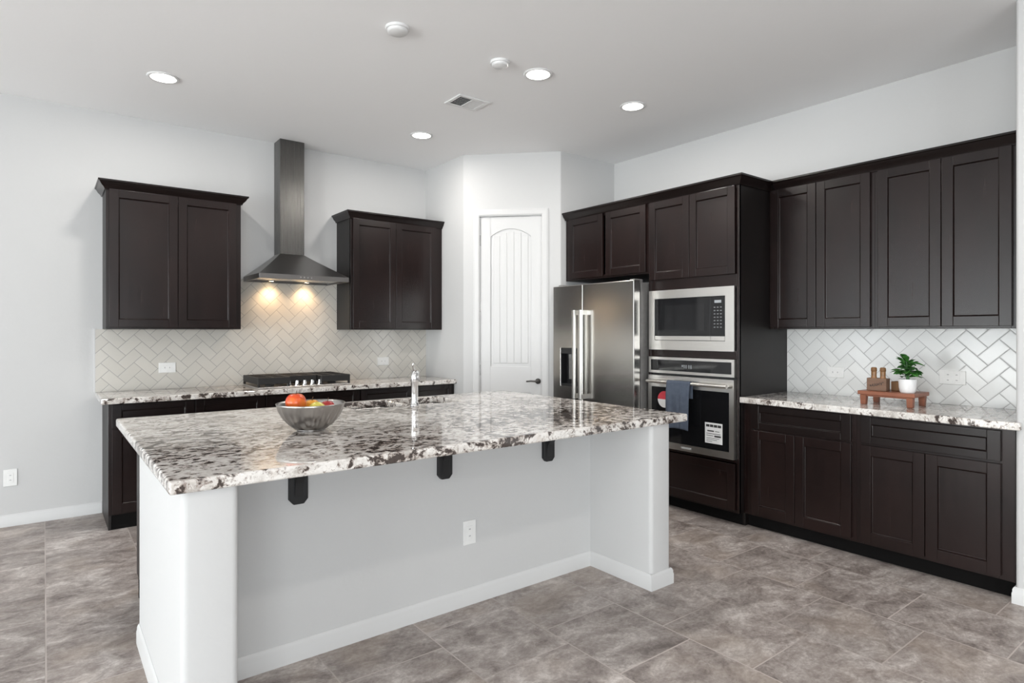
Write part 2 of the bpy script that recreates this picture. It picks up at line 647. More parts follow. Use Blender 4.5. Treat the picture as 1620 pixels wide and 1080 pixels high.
def copy_thing(root, loc=None, rotz=None, label=None):
    r = root.copy()
    COL.objects.link(r)
    if loc is not None:
        r.location = loc
    if rotz is not None:
        r.rotation_euler = (0, 0, rotz)
    if label:
        r['label'] = label
    for ch in list(root.children):
        c = ch.copy()
        COL.objects.link(c)
        c.parent = r
        for g in list(ch.children):
            d = g.copy()
            COL.objects.link(d)
            d.parent = c
    return r


# ------------------------------------------------------------------ the room
TH = 0.15
b = NB(); bx(b, XL - TH, XR + TH, YF - TH, YB + TH, -0.12, 0.0)
struct(obj('floor', b, 'floor'), 'grey brown stone look floor tiles in a stepped layout', 'floor')
b = NB(); bx(b, XL - TH, XR + TH, YF - TH, YB + TH, CEIL, CEIL + 0.12)
struct(obj('ceiling', b, 'ceiling'), 'flat white ceiling with recessed lights', 'ceiling')


def wall_with_openings(name, lo, hi, opens, make, label, mat='wall'):
    """make(bm, a0, a1, z0, z1) adds a block of wall between two positions along it"""
    b = NB()
    a = lo
    for o0, o1, z0, z1 in sorted(opens):
        make(b, a, o0, 0, CEIL)
        if z0 > 0:
            make(b, o0, o1, 0, z0)
        make(b, o0, o1, z1, CEIL)
        a = o1
    make(b, a, hi, 0, CEIL)
    return struct(obj(name, b, mat), label, 'wall')


wall_with_openings('wall_back', XL - TH, XR + TH, BACK_OPEN, lambda q, a0, a1, z0, z1: bx(q, a0, a1, YB, YB + TH, z0, z1), 'white painted wall behind the range hood')
b = NB(); bx(b, XR, XR + TH, YF - TH, YB, 0, CEIL)
struct(obj('wall_right', b, 'wall'), 'white painted wall above the oven and right cabinets', 'wall')
wall_with_openings('wall_left', YF - TH, YB, LEFT_OPEN, lambda q, a0, a1, z0, z1: bx(q, XL - TH, XL, a0, a1, z0, z1), 'white wall with added glass doors left of the kitchen')
wall_with_openings('wall_front', XL, XR, FRONT_OPEN, lambda q, a0, a1, z0, z1: bx(q, a0, a1, YF - TH, YF, z0, z1), 'unseen wall with added glass doors behind the viewpoint, darkened to dim reflections', 'darkened_wall')


def rounded(poly, radii, seg=5):
    """round the corners of a plan polygon"""
    out = []
    n = len(poly)
    for i in range(n):
        r = radii[i]
        p = Vector(poly[i])
        if r <= 0:
            out.append(tuple(p))
            continue
        d0 = (Vector(poly[i - 1]) - p).normalized()
        d1 = (Vector(poly[(i + 1) % n]) - p).normalized()
        half = d0.angle(d1) / 2
        t = r / math.tan(half)
        c = p + (d0 + d1).normalized() * (r / math.sin(half))
        a, e = p + d0 * t, p + d1 * t
        a0 = math.atan2(a.y - c.y, a.x - c.x)
        a1 = math.atan2(e.y - c.y, e.x - c.x)
        da = (a1 - a0 + PI) % (2 * PI) - PI
        for q in range(seg + 1):
            th = a0 + da * q / seg
            out.append((c.x + r * math.cos(th), c.y + r * math.sin(th)))
    return out


# the end of the wall that closes the right-hand run of cabinets
b = NB(); prism(b, rounded([(XR, 0.888), (3.886, 0.888), (3.886, 0.76), (XR, 0.76)], [0, 0.018, 0.018, 0]), 0, CEIL)
struct(sharp(obj('wall_end', b, 'wall')), 'white wall end beside the right cabinets', 'wall')

# the pantry: a short wall, a diagonal with the door, a short wall
DL = math.hypot(XQ - XP, YQ - YP)
DU = Vector(((XQ - XP) / DL, (YQ - YP) / DL))      # along the diagonal
DN = Vector((DU.y, -DU.x))                        # out of it, towards the room
DANG = math.atan2(DU.y, DU.x)
D0, D1, DTOP = 0.143, 0.753, 2.456


def dp(s, o):
    return (XP + DU.x * s + DN.x * o, YP + DU.y * s + DN.y * o)


b = NB()
prism(b, rounded([(XP, YB), (XP, YP), dp(D0, 0), dp(D0, -0.11), (XP + 0.11, YP + 0.05), (XP + 0.11, YB)], [0, 0.02, 0, 0, 0, 0]), 0, CEIL)
prism(b, rounded([dp(D1, 0), (XQ, YQ), (XR, YQ), (XR, YQ + 0.11), (XQ + 0.05, YQ + 0.11), dp(D1, -0.11)], [0, 0.02, 0, 0, 0, 0]), 0, CEIL)
prism(b, [dp(D0, 0), dp(D1, 0), dp(D1, -0.11), dp(D0, -0.11)], DTOP, CEIL)
struct(sharp(obj('wall_pantry', b, 'wall')), 'white corner pantry wall with the door', 'wall')

# baseboards
BBP = [(0, 0), (0.0125, 0), (0.0125, 0.052), (0.010, 0.058), (0.010, 0.070), (0.006, 0.080), (0.002, 0.084), (0, 0.084)]


def baseboard(name, path, label):
    b = NB()
    sweep(b, path, BBP)
    return struct(sharp(obj(name, b, 'trim'), 25), label, 'baseboard')


baseboard('baseboard_back', [(-4.0, YB), (0.350, YB)], 'white baseboard left of the cooktop cabinets')
b = NB(); sweep(b, [(3.925, 0.888), (3.886, 0.888), (3.886, 0.76), (XR - 0.01, 0.76)], [(o, z) for o, z in BBP])
struct(sharp(obj('baseboard_end', b, 'trim'), 25), 'white baseboard round the wall end', 'baseboard')
b = NB(); sweep(b, [(XP, 4.93), (XP, YP), dp(0.075, 0)], BBP)
struct(sharp(obj('baseboard_pantry', b, 'trim'), 25), 'white baseboard at the pantry corner', 'baseboard')
baseboard('baseboard_right', [(XR, 0.76), (XR, YF)], 'white baseboard along the right wall')
baseboard('baseboard_left', [(XL, YF), (XL, -3.2)], 'white baseboard under the left windows')
baseboard('baseboard_front', [(XR, YF), (0.5, YF)], 'white baseboard behind the viewpoint')


# unseen windows and glass doors, guessed and added to supply daylight
def window_unit(name, w, z0, z1, loc, rotz, label, bars):
    root = bpy.data.objects.new(name, None)
    COL.objects.link(root)
    root.location, root.rotation_euler = loc, (0, 0, rotz)
    struct(root, label, 'window')
    b = NB()
    f = 0.05
    bx(b, 0, f, 0.03, 0.10, z0, z1); bx(b, w - f, w, 0.03, 0.10, z0, z1)
    bx(b, f, w - f, 0.03, 0.10, z0, z0 + f); bx(b, f, w - f, 0.03, 0.10, z1 - f, z1)
    for q in range(1, bars):
        x = w * q / bars
        bx(b, x - 0.03, x + 0.03, 0.03, 0.10, z0 + f, z1 - f)
    obj('window_frame', b, 'trim', root)
    for q in range(bars):
        b = NB()
        a0 = w * q / bars + (0.03 if q else f)
        a1 = w * (q + 1) / bars - (0.03 if q < bars - 1 else f)
        bx(b, a0, a1, 0.06, 0.066, z0 + f, z1 - f)
        obj('glass_pane', b, 'pane', root)
    return root


window_unit('added_window_1', 5.4, 0.0, 2.45, (XL, -3.2, 0), R90, 'wide unseen sliding glass door added left of the kitchen', 4)
window_unit('added_window_2', 1.8, 0.0, 2.45, (XL, 3.3, 0), R90, 'narrow unseen glass door added in the left wall near the back corner', 2)
window_unit('added_window_3', 2.8, 0.0, 2.4, (-2.4, YF, 0), PI, 'unseen glass door added behind the viewpoint toward the left wall', 2)
window_unit('added_window_4', 2.5, 0.0, 2.4, (0.5, YF, 0), PI, 'unseen glass door added straight behind the viewpoint', 2)

window_unit('added_window_5', 2.6, 0.0, 2.4, (-6.6, YB, 0), 0, 'unseen sliding glass door added in the back wall left of the kitchen', 2)

# ------------------------------------------------------------------ pantry door (local: x along the wall, -y into the room)
droot = bpy.data.objects.new('door_1', None)
COL.objects.link(droot)
droot.location = (XP, YP, 0)
droot.rotation_euler = (0, 0, DANG)
struct(droot, 'white arched panel pantry door in the corner', 'door')
A0, A1, PB = 0.255, 0.640, 1.045            # upper panel
xm = (A0 + A1) / 2


def arch(x0, x1, zs, rise, n=14):
    c = (x0 + x1) / 2
    return [(x0 + (x1 - x0) * q / n, zs + rise * (1 - ((x0 + (x1 - x0) * q / n - c) / ((x1 - x0) / 2)) ** 2)) for q in range(n + 1)]


def ring(b, outer, inner, y0, y1):
    """bridge two outlines with equal point counts"""
    n = len(outer)
    a = [b.verts.new((x, y0, z)) for x, z in outer]
    c = [b.verts.new((x, y1, z)) for x, z in inner]
    for q in range(n):
        b.faces.new((a[q], a[(q + 1) % n], c[(q + 1) % n], c[q]))
    return a, c


b = NB()
FY = 0.012          # door face sits just inside the wall face
X0, X1, Z0, Z1 = 0.148, 0.748, 0.012, 2.450
# the slab behind the face
bx(b, X0, X1, FY + 0.012, FY + 0.035, Z0, Z1)
# stiles and rails in front of it, panels sunk between them
top = arch(A0, A1, 2.262, 0.075)
bx(b, X0, A0, FY, FY + 0.012, Z0, Z1); bx(b, A1, X1, FY, FY + 0.012, Z0, Z1)
bx(b, A0, A1, FY, FY + 0.012, Z0, 0.23); bx(b, A0, A1, FY, FY + 0.012, 0.80, PB)
prev = None
for (xa, za), (xb, zb) in zip(top, top[1:]):
    vs = [b.verts.new((x, y, z)) for y in (FY, FY + 0.012) for x, z in ((xa, za), (xb, zb), (xb, Z1), (xa, Z1))]
    b.faces.new(vs[0:4]); b.faces.new((vs[0], vs[1], vs[5], vs[4])); b.faces.new((vs[3], vs[2], vs[6], vs[7]))
# raised vertical boards inside the sunk panel
nb = 5
pw = (A1 - A0 - 0.05) / nb
for q in range(nb):
    xa = A0 + 0.025 + q * pw + 0.003
    xb = A0 + 0.025 + (q + 1) * pw - 0.003
    zt = 2.262 + 0.075 * (1 - (((xa + xb) / 2 - xm) / ((A1 - A0) / 2)) ** 2) - 0.03
    bx(b, xa, xb, FY + 0.006, FY + 0.013, PB + 0.03, zt)
    bx(b, xa, xb, FY + 0.006, FY + 0.013, 0.26, 0.77)
bmesh.ops.remove_doubles(b, verts=b.verts, dist=1e-5)
obj('door_panel', b, 'trim', droot, bevel=0.003, seg=2)
# lever handle
b = NB()
q = lathe(b, [(0.0, 0), (0.026, 0), (0.026, 0.008), (0.012, 0.012), (0.011, 0.045), (0, 0.045)], 20)
for v in b.verts:
    x, y, z = v.co
    v.co = Vector((0.705 + x, FY - z, 0.91 + y))
tube(b, [(0.708, FY - 0.042, 0.910), (0.68, FY - 0.046, 0.912), (0.64, FY - 0.046, 0.914), (0.600, FY - 0.042, 0.909)], [0.010, 0.009, 0.008, 0.007], 10)
h = obj('door_handle', b, 'bronze', droot, smooth=True)
for z in (2.23, 1.606, 1.010, 0.35):
    b = NB()
    tube(b, [(0.148, FY - 0.006, z - 0.05), (0.148, FY - 0.006, z + 0.05)], 0.0065, 10)
    bx(b, 0.1495, 0.165, FY - 0.002, FY + 0.004, z - 0.05, z + 0.05)
    obj('hinge', b, 'nickel', droot)

# casing round the door
b = NB()
CW = 0.062
prof = [(0, 0), (0, -0.010), (0.012, -0.017), (0.045, -0.015), (CW, -0.009), (CW, 0)]


def casing(b, x_in, sgn):
    a = [b.verts.new((x_in - sgn * o, y, 0.0)) for o, y in prof]
    c = [b.verts.new((x_in - sgn * o, y, DTOP + o)) for o, y in prof]
    for q in range(len(prof)):
        b.faces.new((a[q], a[(q + 1) % len(prof)], c[(q + 1) % len(prof)], c[q]))
    b.faces.new(a)
    return c


ca = casing(b, D0 + 0.012, 1)
cb = casing(b, D1 - 0.012, -1)
for q in range(len(prof)):
    b.faces.new((ca[q], ca[(q + 1) % len(prof)], cb[(q + 1) % len(prof)], cb[q]))
# jambs and stop
bx(b, D0, X0 - 0.002, 0.0, 0.10, 0, DTOP); bx(b, X1 + 0.002, D1, 0.0, 0.10, 0, DTOP)
bx(b, D0, D1, 0.0, 0.10, Z1 + 0.002, DTOP)
tr = struct(obj('trim_1', b, 'trim'), 'white casing round the pantry door', 'trim')
tr.location, tr.rotation_euler = (XP, YP, 0), (0, 0, DANG)

# ------------------------------------------------------------------ cabinets (local: x to the right, front faces -y, depth +y)
def shaker(parent, x0, x1, z0, z1, yf=-0.020, mat='wood', name='door', stile=0.058):
    """recessed-panel door or drawer front, 20 mm thick, front face at yf"""
    b = NB()
    t = 0.020
    s = min(stile, (z1 - z0) * 0.27)
    bx(b, x0, x0 + stile, yf, yf + t, z0, z1)
    bx(b, x1 - stile, x1, yf, yf + t, z0, z1)
    bx(b, x0 + stile, x1 - stile, yf, yf + t, z0, z0 + s)
    bx(b, x0 + stile, x1 - stile, yf, yf + t, z1 - s, z1)
    # sloped sticking and the sunk panel
    a, d = 0.005, 0.011
    o = [(x0 + stile, z0 + s), (x1 - stile, z0 + s), (x1 - stile, z1 - s), (x0 + stile, z1 - s)]
    i = [(x0 + stile + a, z0 + s + a), (x1 - stile - a, z0 + s + a), (x1 - stile - a, z1 - s - a), (x0 + stile + a, z1 - s - a)]
    _, c = ring(b, o, i, yf + 0.001, yf + d)
    b.faces.new(c)
    return obj(name, b, mat, parent, bevel=0.0022, seg=2)


CROWN = [(0.0, 0.0), (0.010, 0.0), (0.014, 0.012), (0.030, 0.028), (0.042, 0.050), (0.050, 0.054), (0.050, 0.066), (0.0, 0.066)]


def crown(parent, path, z, mat='wood_x', scale=1.0):
    b = NB()
    sweep(b, path, [(o * scale, z + h) for o, h in CROWN])
    return sharp(obj('crown_molding', b, mat, parent), 30)


def carcass(parent, w, d, z0, z1, side=0.018, open_top=False):
    b = NB()
    bx(b, 0, side, 0, d, z0, z1); bx(b, w - side, w, 0, d, z0, z1)
    bx(b, side, w - side, d - 0.012, d, z0, z1)
    bx(b, side, w - side, 0, d - 0.012, z0, z0 + side)
    if not open_top:
        bx(b, side, w - side, 0, d - 0.012, z1 - side, z1)
    return obj('carcass', b, 'wood_side', parent, bevel=0.001, seg=1)


def face_frame(parent, w, z0, z1, sl, sr, rails, t=0.018):
    b = NB()
    bx(b, 0, sl, -0.0005, t, z0, z1); bx(b, w - sr, w, -0.0005, t, z0, z1)
    for r0, r1 in rails:
        bx(b, sl, w - sr, -0.0005, t, r0, r1)
    return obj('face_frame', b, 'wood', parent, bevel=0.001, seg=1)


UT = 2.40        # top of wall cabinets under the crown
UD = YB - 5.235  # depth of the wall cabinets
G_UP = None

# left of the hood
w = 1.262 - 0.354
c = thing('wall_cabinet', 'dark brown two door wall cabinet left of the range hood', 'cabinet', (0.354, 5.235, 0))
carcass(c, w, UD, UB, UT)
face_frame(c, w, UB, UT, 0.03, 0.045, [(UB, UB + 0.03), (UT - 0.03, UT)])
shaker(c, 0.018, 0.455, UB + 0.012, UT - 0.004)
shaker(c, 0.459, w - 0.036, UB + 0.012, UT - 0.004)
crown(c, [(0, UD), (0, -0.004), (w, -0.004), (w, UD)], UT - 0.008)

# right of the hood, up to the pantry wall
w = 3.122 - 2.19
c = thing('wall_cabinet', 'dark brown two door wall cabinet between range hood and pantry', 'cabinet', (2.19, 5.235, 0))
carcass(c, w, UD, UB, UT)
face_frame(c, w, UB, UT, 0.03, 0.06, [(UB, UB + 0.03), (UT - 0.03, UT)])
shaker(c, 0.018, 0.443, UB + 0.012, UT - 0.004)
shaker(c, 0.447, w - 0.052, UB + 0.012, UT - 0.004)
crown(c, [(0, UD), (0, -0.004), (XP - 2.19 - 0.001, -0.004)], UT - 0.008)
b = NB(); bx(b, w, XP - 2.19 - 0.001, 0.0, 0.02, UB, UT)
obj('filler_strip', b, 'wood', c)

# --- run on the right wall: local x runs toward the camera (world -y), front faces -x
RR = -R90


def rthing(name, label, xfront, ystart):
    return thing(name, label, 'cabinet', (xfront, ystart, 0), RR)


OX = 3.858
RT = 2.408
# over the fridge
y0, y1 = 4.190, 3.2115
w = y0 - y1
c = rthing('wall_cabinet', 'short dark two door cabinet above the refrigerator', OX, y0)
carcass(c, w, XR - OX, 1.838, RT)
face_frame(c, w, 1.838, RT, 0.04, 0.03, [(1.838, 1.868), (RT - 0.03, RT)])
shaker(c, y0 - 4.139, y0 - 3.708, 1.852, RT - 0.010)
shaker(c, y0 - 3.672, y0 - 3.232, 1.852, RT - 0.010)
crown(c, [(0, -0.004), (w, -0.004)], RT - 0.008)

# tall oven cabinet
TY0, TY1 = 3.211, 2.4075
w = TY0 - TY1
ov = rthing('oven_cabinet', 'tall dark cabinet holding the microwave and wall oven', OX, TY0)
b = NB()
d = XR - OX
s = 0.018
bx(b, 0, s, 0, d, 0.0, RT); bx(b, s, w - s, d - 0.012, d, 0.0, RT)
# exposed side panel with a toe notch
prism_x(b, [(0.0, 0.095), (0.0, RT), (d, RT), (d, 0.0), (0.072, 0.0), (0.072, 0.095)], w - s, w)
for z in (0.10, 0.45, 1.20, 1.73, RT - s):
    bx(b, s, w - s, 0.0, d - 0.012, z, z + s)
obj('carcass', b, 'wood_side', ov, bevel=0.001, seg=1)
b = NB()
for z0, z1 in ((0.095, 0.105), (0.445, 0.468), (1.176, 1.234), (1.690, 1.778), (RT - 0.03, RT)):
    bx(b, 0.022, w - 0.022, -0.0005, 0.018, z0, z1)
bx(b, 0, 0.022, -0.0005, 0.018, 0.095, RT); bx(b, w - 0.022, w, -0.0005, 0.018, 0.095, RT)
obj('face_frame', b, 'wood', ov, bevel=0.001, seg=1)
shaker(ov, TY0 - 3.193, TY0 - 2.815, 1.778, RT - 0.010)
shaker(ov, TY0 - 2.811, TY0 - 2.433, 1.778, RT - 0.010)
shaker(ov, TY0 - 3.193, TY0 - 2.433, 0.112, 0.440, name='drawer_front')
b = NB(); bx(b, s, w - s, 0.072, 0.084, 0.0, 0.10)
obj('toe_kick', b, 'toe', ov)
crown(ov, [(0, -0.004), (w + 0.001, -0.004), (w + 0.001, XR - OX)], RT - 0.008)

# wall cabinets over the right-hand counter
UX = 4.249
ud = XR - UX
seams = (2.4055, 1.687, 0.892)
labs = ('dark two door wall cabinet next to the oven tower', 'dark two door wall cabinet at the far right wall end')
drs = (((2.386, 2.059), (2.055, 1.710)), ((1.664, 1.318), (1.314, 0.981)))
for q in (0, 1):
    y0, y1 = seams[q], seams[q + 1]
    w = y0 - y1
    c = rthing('wall_cabinet', labs[q], UX, y0)
    carcass(c, w, ud, UB, RT)
    face_frame(c, w, UB, RT, 0.03, 0.03 if q == 0 else 0.095, [(UB, UB + 0.03), (RT - 0.03, RT)])
    for a0, a1 in drs[q]:
        shaker(c, y0 - a0, y0 - a1, UB + 0.012, RT - 0.006)
    crown(c, [(0.0505 if q == 0 else 0, -0.004), (w, -0.004)], RT - 0.008)

# base cabinets on the right
BX = 3.910
seams = (2.4055, 1.653, 0.892)
labs = ('dark base cabinet with drawer and two doors next to the oven tower', 'dark base cabinet with drawer and two doors beside the white wall end')
spec = (((2.341, 1.681), (2.341, 2.033), (2.029, 1.681)), ((1.626, 0.949), (1.626, 1.290), (1.286, 0.949)))
for q in (0, 1):
    y0, y1 = seams[q], seams[q + 1]
    w = y0 - y1
    c = rthing('base_cabinet', labs[q], BX, y0)
    d = XR - BX
    carcass(c, w, d, 0.095, CT - 0.040)
    face_frame(c, w, 0.095, CT - 0.040, y0 - spec[q][0][0] + 0.01, spec[q][0][1] - y1 + 0.01, [(0.095, 0.125), (0.685, 0.710), (0.85, CT - 0.040)])
    dr = spec[q][0]
    shaker(c, y0 - dr[0], y0 - dr[1], 0.703, 0.862, mat='wood_x', name='drawer_front')
    for a0, a1 in spec[q][1:]:
        shaker(c, y0 - a0, y0 - a1, 0.115, 0.690)
    b = NB(); bx(b, 0, w, 0.058, 0.070, 0.0, 0.096)
    obj('toe_kick', b, 'toe', c)

# base cabinets under the cooktop counter
BY = 5.020
seams = (0.352, 0.886, 1.389, 2.181, 2.700, 3.140)
labs = ('black end base cabinet at the left of the cooktop counter', 'dark narrow base cabinet left of the cooktop',
        'dark wide base cabinet under the cooktop', 'dark base cabinet just right of the cooktop', 'dark base cabinet against the pantry wall')
for q in range(5):
    x0, x1 = seams[q], seams[q + 1]
    w = x1 - x0
    c = thing('base_cabinet', labs[q], 'cabinet', (x0, BY, 0))
    d = YB - BY
    b = NB()
    z0 = 0.0
    bx(b, 0.0005, s, 0, d, z0, CT - 0.040); bx(b, w - s, w - 0.0005, 0, d, z0, CT - 0.040)
    bx(b, s, w - s, d - 0.012, d, z0, CT - 0.040)
    bx(b, s, w - s, 0, d - 0.012, 0.10, 0.118)
    obj('carcass', b, 'wood_side', c, bevel=0.001, seg=1)
    face_frame(c, w, 0.10, CT - 0.040, 0.035, 0.035, [(0.10, 0.13), (0.69, 0.715), (0.855, CT - 0.040)])
    shaker(c, 0.006 if q else 0.02, w - 0.003, 0.705, 0.866, mat='wood_x', name='drawer_front')
    n = 2 if w > 0.6 else 1
    for k in range(n):
        a0 = 0.006 if q else 0.02
        dw = (w - a0 - 0.006) / n
        shaker(c, a0 + dw * k + 0.001, a0 + dw * (k + 1) - 0.001, 0.115, 0.695)
    b = NB(); bx(b, s, w - s, 0.004, 0.016, 0.0, 0.10)
    obj('toe_kick', b, 'toe', c)

# ------------------------------------------------------------------ countertops
b = NB(); slab(b, [0.308, XP - 0.001], [4.955, YB - 0.001], CT - 0.040, CT)
tag(obj('countertop', b, 'granite', bevel=0.006, seg=3), 'speckled granite countertop along the wall under the cooktop', 'countertop')
b = NB()
slab(b, [3.856, 3.8845, XR - 0.001], [0.862, 0.890, 2.4065], CT - 0.040, CT, {(1, 0)})
tag(obj('countertop', b, 'granite', bevel=0.006, seg=3), 'speckled granite countertop on the right wall carrying the wooden riser', 'countertop')

# ------------------------------------------------------------------ backsplashes (material lies in local x-z)
b = NB()
slabx = [0.308, 1.30, 2.16, XP - 0.001]
bx(b, 0, XP - 0.001 - 0.308, 0, 0.009, CT + 0.0005, UB - 0.001)
bx(b, 1.264 - 0.308, 2.188 - 0.308, 0, 0.009, UB - 0.001, 1.825)
o = obj('tile_backsplash', b, 'tile_back', loc=(0.308, YB - 0.0095, 0))
tag(o, 'off-white herringbone tile backsplash behind the cooktop and hood, dimmer light in its colour', 'backsplash')
b = NB(); bx(b, -0.012, -0.0005, -0.001, 0.009, CT, UB + 0.004)
obj('edge_trim', b, 'trim', o)
b = NB()
bx(b, 0, 2.4065 - 0.889, 0, 0.009, CT + 0.0005, UB - 0.001)
o = obj('tile_backsplash', b, 'tile_right', loc=(XR - 0.0095, 2.4065, 0), rotz=RR)
tag(o, 'off-white herringbone tile backsplash behind the wooden riser, brighter light in its colour', 'backsplash')

# ------------------------------------------------------------------ kitchen island
IX0, IX1, IY0, IY1 = 0.300, 2.838, 2.087, 3.800
isl = thing('kitchen_island', 'white kitchen island base with recessed knee wall', 'island', (0.335, 2.107, 0))
OXI, OYI = 0.335, 2.107
pl = lambda x, y: (x - OXI, y - OYI)
WF = 2.560
b = NB()
poly = [pl(0.335, 3.130), pl(0.335, 2.107), pl(0.503, 2.107), pl(0.503, WF), pl(2.550, WF), pl(2.550, 2.107), pl(2.711, 2.107), pl(2.711, 3.130)]
prism(b, rounded(poly, [0, 0.022, 0.022, 0, 0, 0.022, 0.022, 0]), 0, CT - 0.0425)
sharp(obj('knee_wall', b, 'wall', isl))
b = NB()
sweep(b, poly, BBP)
sharp(obj('baseboard', b, 'trim', isl), 25)
# steel brackets under the overhang
for cx in (0.838, 1.546, 2.212):
    b = NB()
    w2 = 0.038
    z0, z1 = 0.655, CT - 0.0425
    y = WF - OYI
    # chamfered plate on the wall
    out = [(-w2, z1), (-w2, z0 + 0.020), (-w2 + 0.017, z0), (w2 - 0.017, z0), (w2, z0 + 0.020), (w2, z1)]
    f = [b.verts.new((cx - OXI + x, y - 0.024, z)) for x, z in out]
    g = [b.verts.new((cx - OXI + x, y - 0.0003, z)) for x, z in out]
    b.faces.new(f); b.faces.new(g[::-1])
    for k in range(6):
        b.faces.new((f[k], f[(k + 1) % 6], g[(k + 1) % 6], g[k]))
    # arm under the stone and the curved web between
    bx(b, cx - OXI - w2, cx - OXI + w2, y - 0.32, y - 0.024, z1 - 0.022, z1)
    web = [(y - 0.024, z0 + 0.03), (y - 0.024, z1 - 0.022), (y - 0.27, z1 - 0.022)]
    arc = [(y - 0.27 + 0.246 * math.sin(t * R90 / 6), z1 - 0.022 - 0.14 * (1 - math.cos(t * R90 / 6))) for t in range(1, 6)]
    prism_x(b, web + arc, cx - OXI - 0.018, cx - OXI + 0.018)
    obj('support_bracket', b, 'bracket', isl, bevel=0.0015, seg=1)

ic = thing('base_cabinet', 'dark sink base cabinet on the back of the island', 'cabinet', (0.388, 3.131, 0))
b = NB()
w, d = 2.66 - 0.388, 3.740 - 3.131
bx(b, 0, s, 0, d, 0.10, CT - 0.0425); bx(b, w - s, w, 0, d, 0.10, CT - 0.0425)
bx(b, s, w - s, 0, 0.012, 0.10, CT - 0.0425); bx(b, s, w - s, 0.012, d, 0.10, 0.118)
bx(b, 0.9, 0.918, 0.012, d, 0.118, CT - 0.0425); bx(b, 1.9, 1.918, 0.012, d, 0.118, CT - 0.0425)
obj('carcass', b, 'wood_side', ic, bevel=0.001, seg=1)
b = NB(); bx(b, 0.0, w, d - 0.09, d - 0.075, 0.0, 0.10)
obj('toe_kick', b, 'toe', ic)
nd = 5
for k in range(nd):
    b = NB()
    a0, a1 = w * k / nd + 0.002, w * (k + 1) / nd - 0.002
    bx(b, a0, a1, d, d + 0.020, 0.115, CT - 0.055)
    bx(b, a0 + 0.06, a1 - 0.06, d + 0.020, d + 0.0205, 0.18, CT - 0.12)
    obj('door', b, 'wood', ic, bevel=0.002, seg=1)

SX0, SXM0, SXM1, SX1, SY0, SY1 = 1.452, 1.800, 1.828, 2.190, 3.375, 3.735
b = NB()
slab(b, [IX0, SX0, SXM0, SXM1, SX1, IX1], [IY0, SY0, SY1, IY1], CT - 0.042, CT, {(1, 1), (3, 1)})
itop = tag(obj('countertop', b, 'granite', bevel=0.009, seg=3), 'large brown speckled granite island countertop with two sink cutouts', 'countertop')

# undermount double sink
sk = thing('kitchen_sink', 'double bowl stainless steel undermount sink in the island', 'sink', ((SX0 + SX1) / 2, (SY0 + SY1) / 2, CT - 0.2425))
for x0, x1 in ((SX0, SXM0), (SXM1, SX1)):
    b = NB()
    cx, cy, cz = (SX0 + SX1) / 2, (SY0 + SY1) / 2, CT - 0.2425
    x0, x1 = x0 - cx - 0.004, x1 - cx + 0.004
    y0, y1 = SY0 - cy - 0.004, SY1 - cy + 0.004
    loops = []
    for r, z, ins in ((0.035, 0.1995, 0), (0.035, 0.05, 0.002), (0.04, 0.018, 0.010), (0.05, 0.004, 0.032), (0.05, 0.0, 0.07)):
        pts = rounded([(x0 + ins, y0 + ins), (x1 - ins, y0 + ins), (x1 - ins, y1 - ins), (x0 + ins, y1 - ins)], [r] * 4, 6)
        loops.append([b.verts.new((px, py, z)) for px, py in pts])
    for A, B in zip(loops, loops[1:]):
        n = len(A)
        for k in range(n):
            b.faces.new((A[k], A[(k + 1) % n], B[(k + 1) % n], B[k]))
    b.faces.new(loops[-1])
    bo = obj('basin', b, 'sink', sk, smooth=True, solid=0.002)
    b = NB()
    lathe(b, [(0, 0.001), (0.030, 0.002), (0.044, 0.005), (0.044, 0.001)], 24, ((x0 + x1) / 2, (y0 + y1) / 2, 0.0015))
    obj('drain', b, 'chrome', bo, smooth=True)

# faucet (its spout points away from the camera, over the sink)
fc = thing('kitchen_faucet', 'chrome single lever faucet standing in front of the sink', 'faucet', (1.803, 3.325, CT), math.radians(-29))
b = NB()
lathe(b, [(0.030, 0.0), (0.030, 0.006), (0.024, 0.012), (0.0215, 0.03), (0.0215, 0.145), (0.0235, 0.15), (0.0235, 0.185), (0.020, 0.20), (0.012, 0.21), (0, 0.212)], 24)
fb = obj('body', b, 'chrome', fc, smooth=True)
b = NB()
tube(b, [(0, 0.012, 0.15), (0.004, 0.06, 0.178), (0.008, 0.12, 0.196), (0.012, 0.18, 0.192), (0.014, 0.215, 0.165), (0.015, 0.222, 0.135)], [0.017, 0.016, 0.0155, 0.016, 0.0165, 0.0165], 16)
obj('spout', b, 'chrome', fc, smooth=True)
b = NB()
tube(b, [(0, 0, 0.205), (-0.004, -0.008, 0.225), (-0.008, -0.02, 0.248), (-0.010, -0.03, 0.262)], [0.010, 0.007, 0.006, 0.005], 10)
obj('lever', b, 'chrome', fc, smooth=True)

# ------------------------------------------------------------------ fruit bowl
BC = (0.985, 2.815, CT)
bw = thing('fruit_bowl', 'ribbed stainless steel bowl of fruit on the island', 'bowl', BC)
b = NB()
prof = [(0.0, 0.003), (0.060, 0.003), (0.070, 0.008), (0.098, 0.028), (0.124, 0.058), (0.142, 0.090), (0.151, 0.116), (0.1545, 0.124), (0.1525, 0.126), (0.148, 0.117), (0.138, 0.090), (0.120, 0.060), (0.094, 0.032), (0.064, 0.012), (0, 0.010)]
seg = 168
rings = lathe(b, prof, seg)
for rg in rings[2:6]:
    for k, v in enumerate(rg):
        f = 1 + 0.014 * math.cos(2 * PI * k / seg * 24)
        v.co.x *= f
        v.co.y *= f
bb = obj('body', b, 'bowl', bw, smooth=True)
b = NB()
lathe(b, [(0.056, 0.0), (0.063, 0.0), (0.064, 0.006), (0.056, 0.008)], 40)
obj('foot_ring', b, 'bowl', bw, smooth=True)


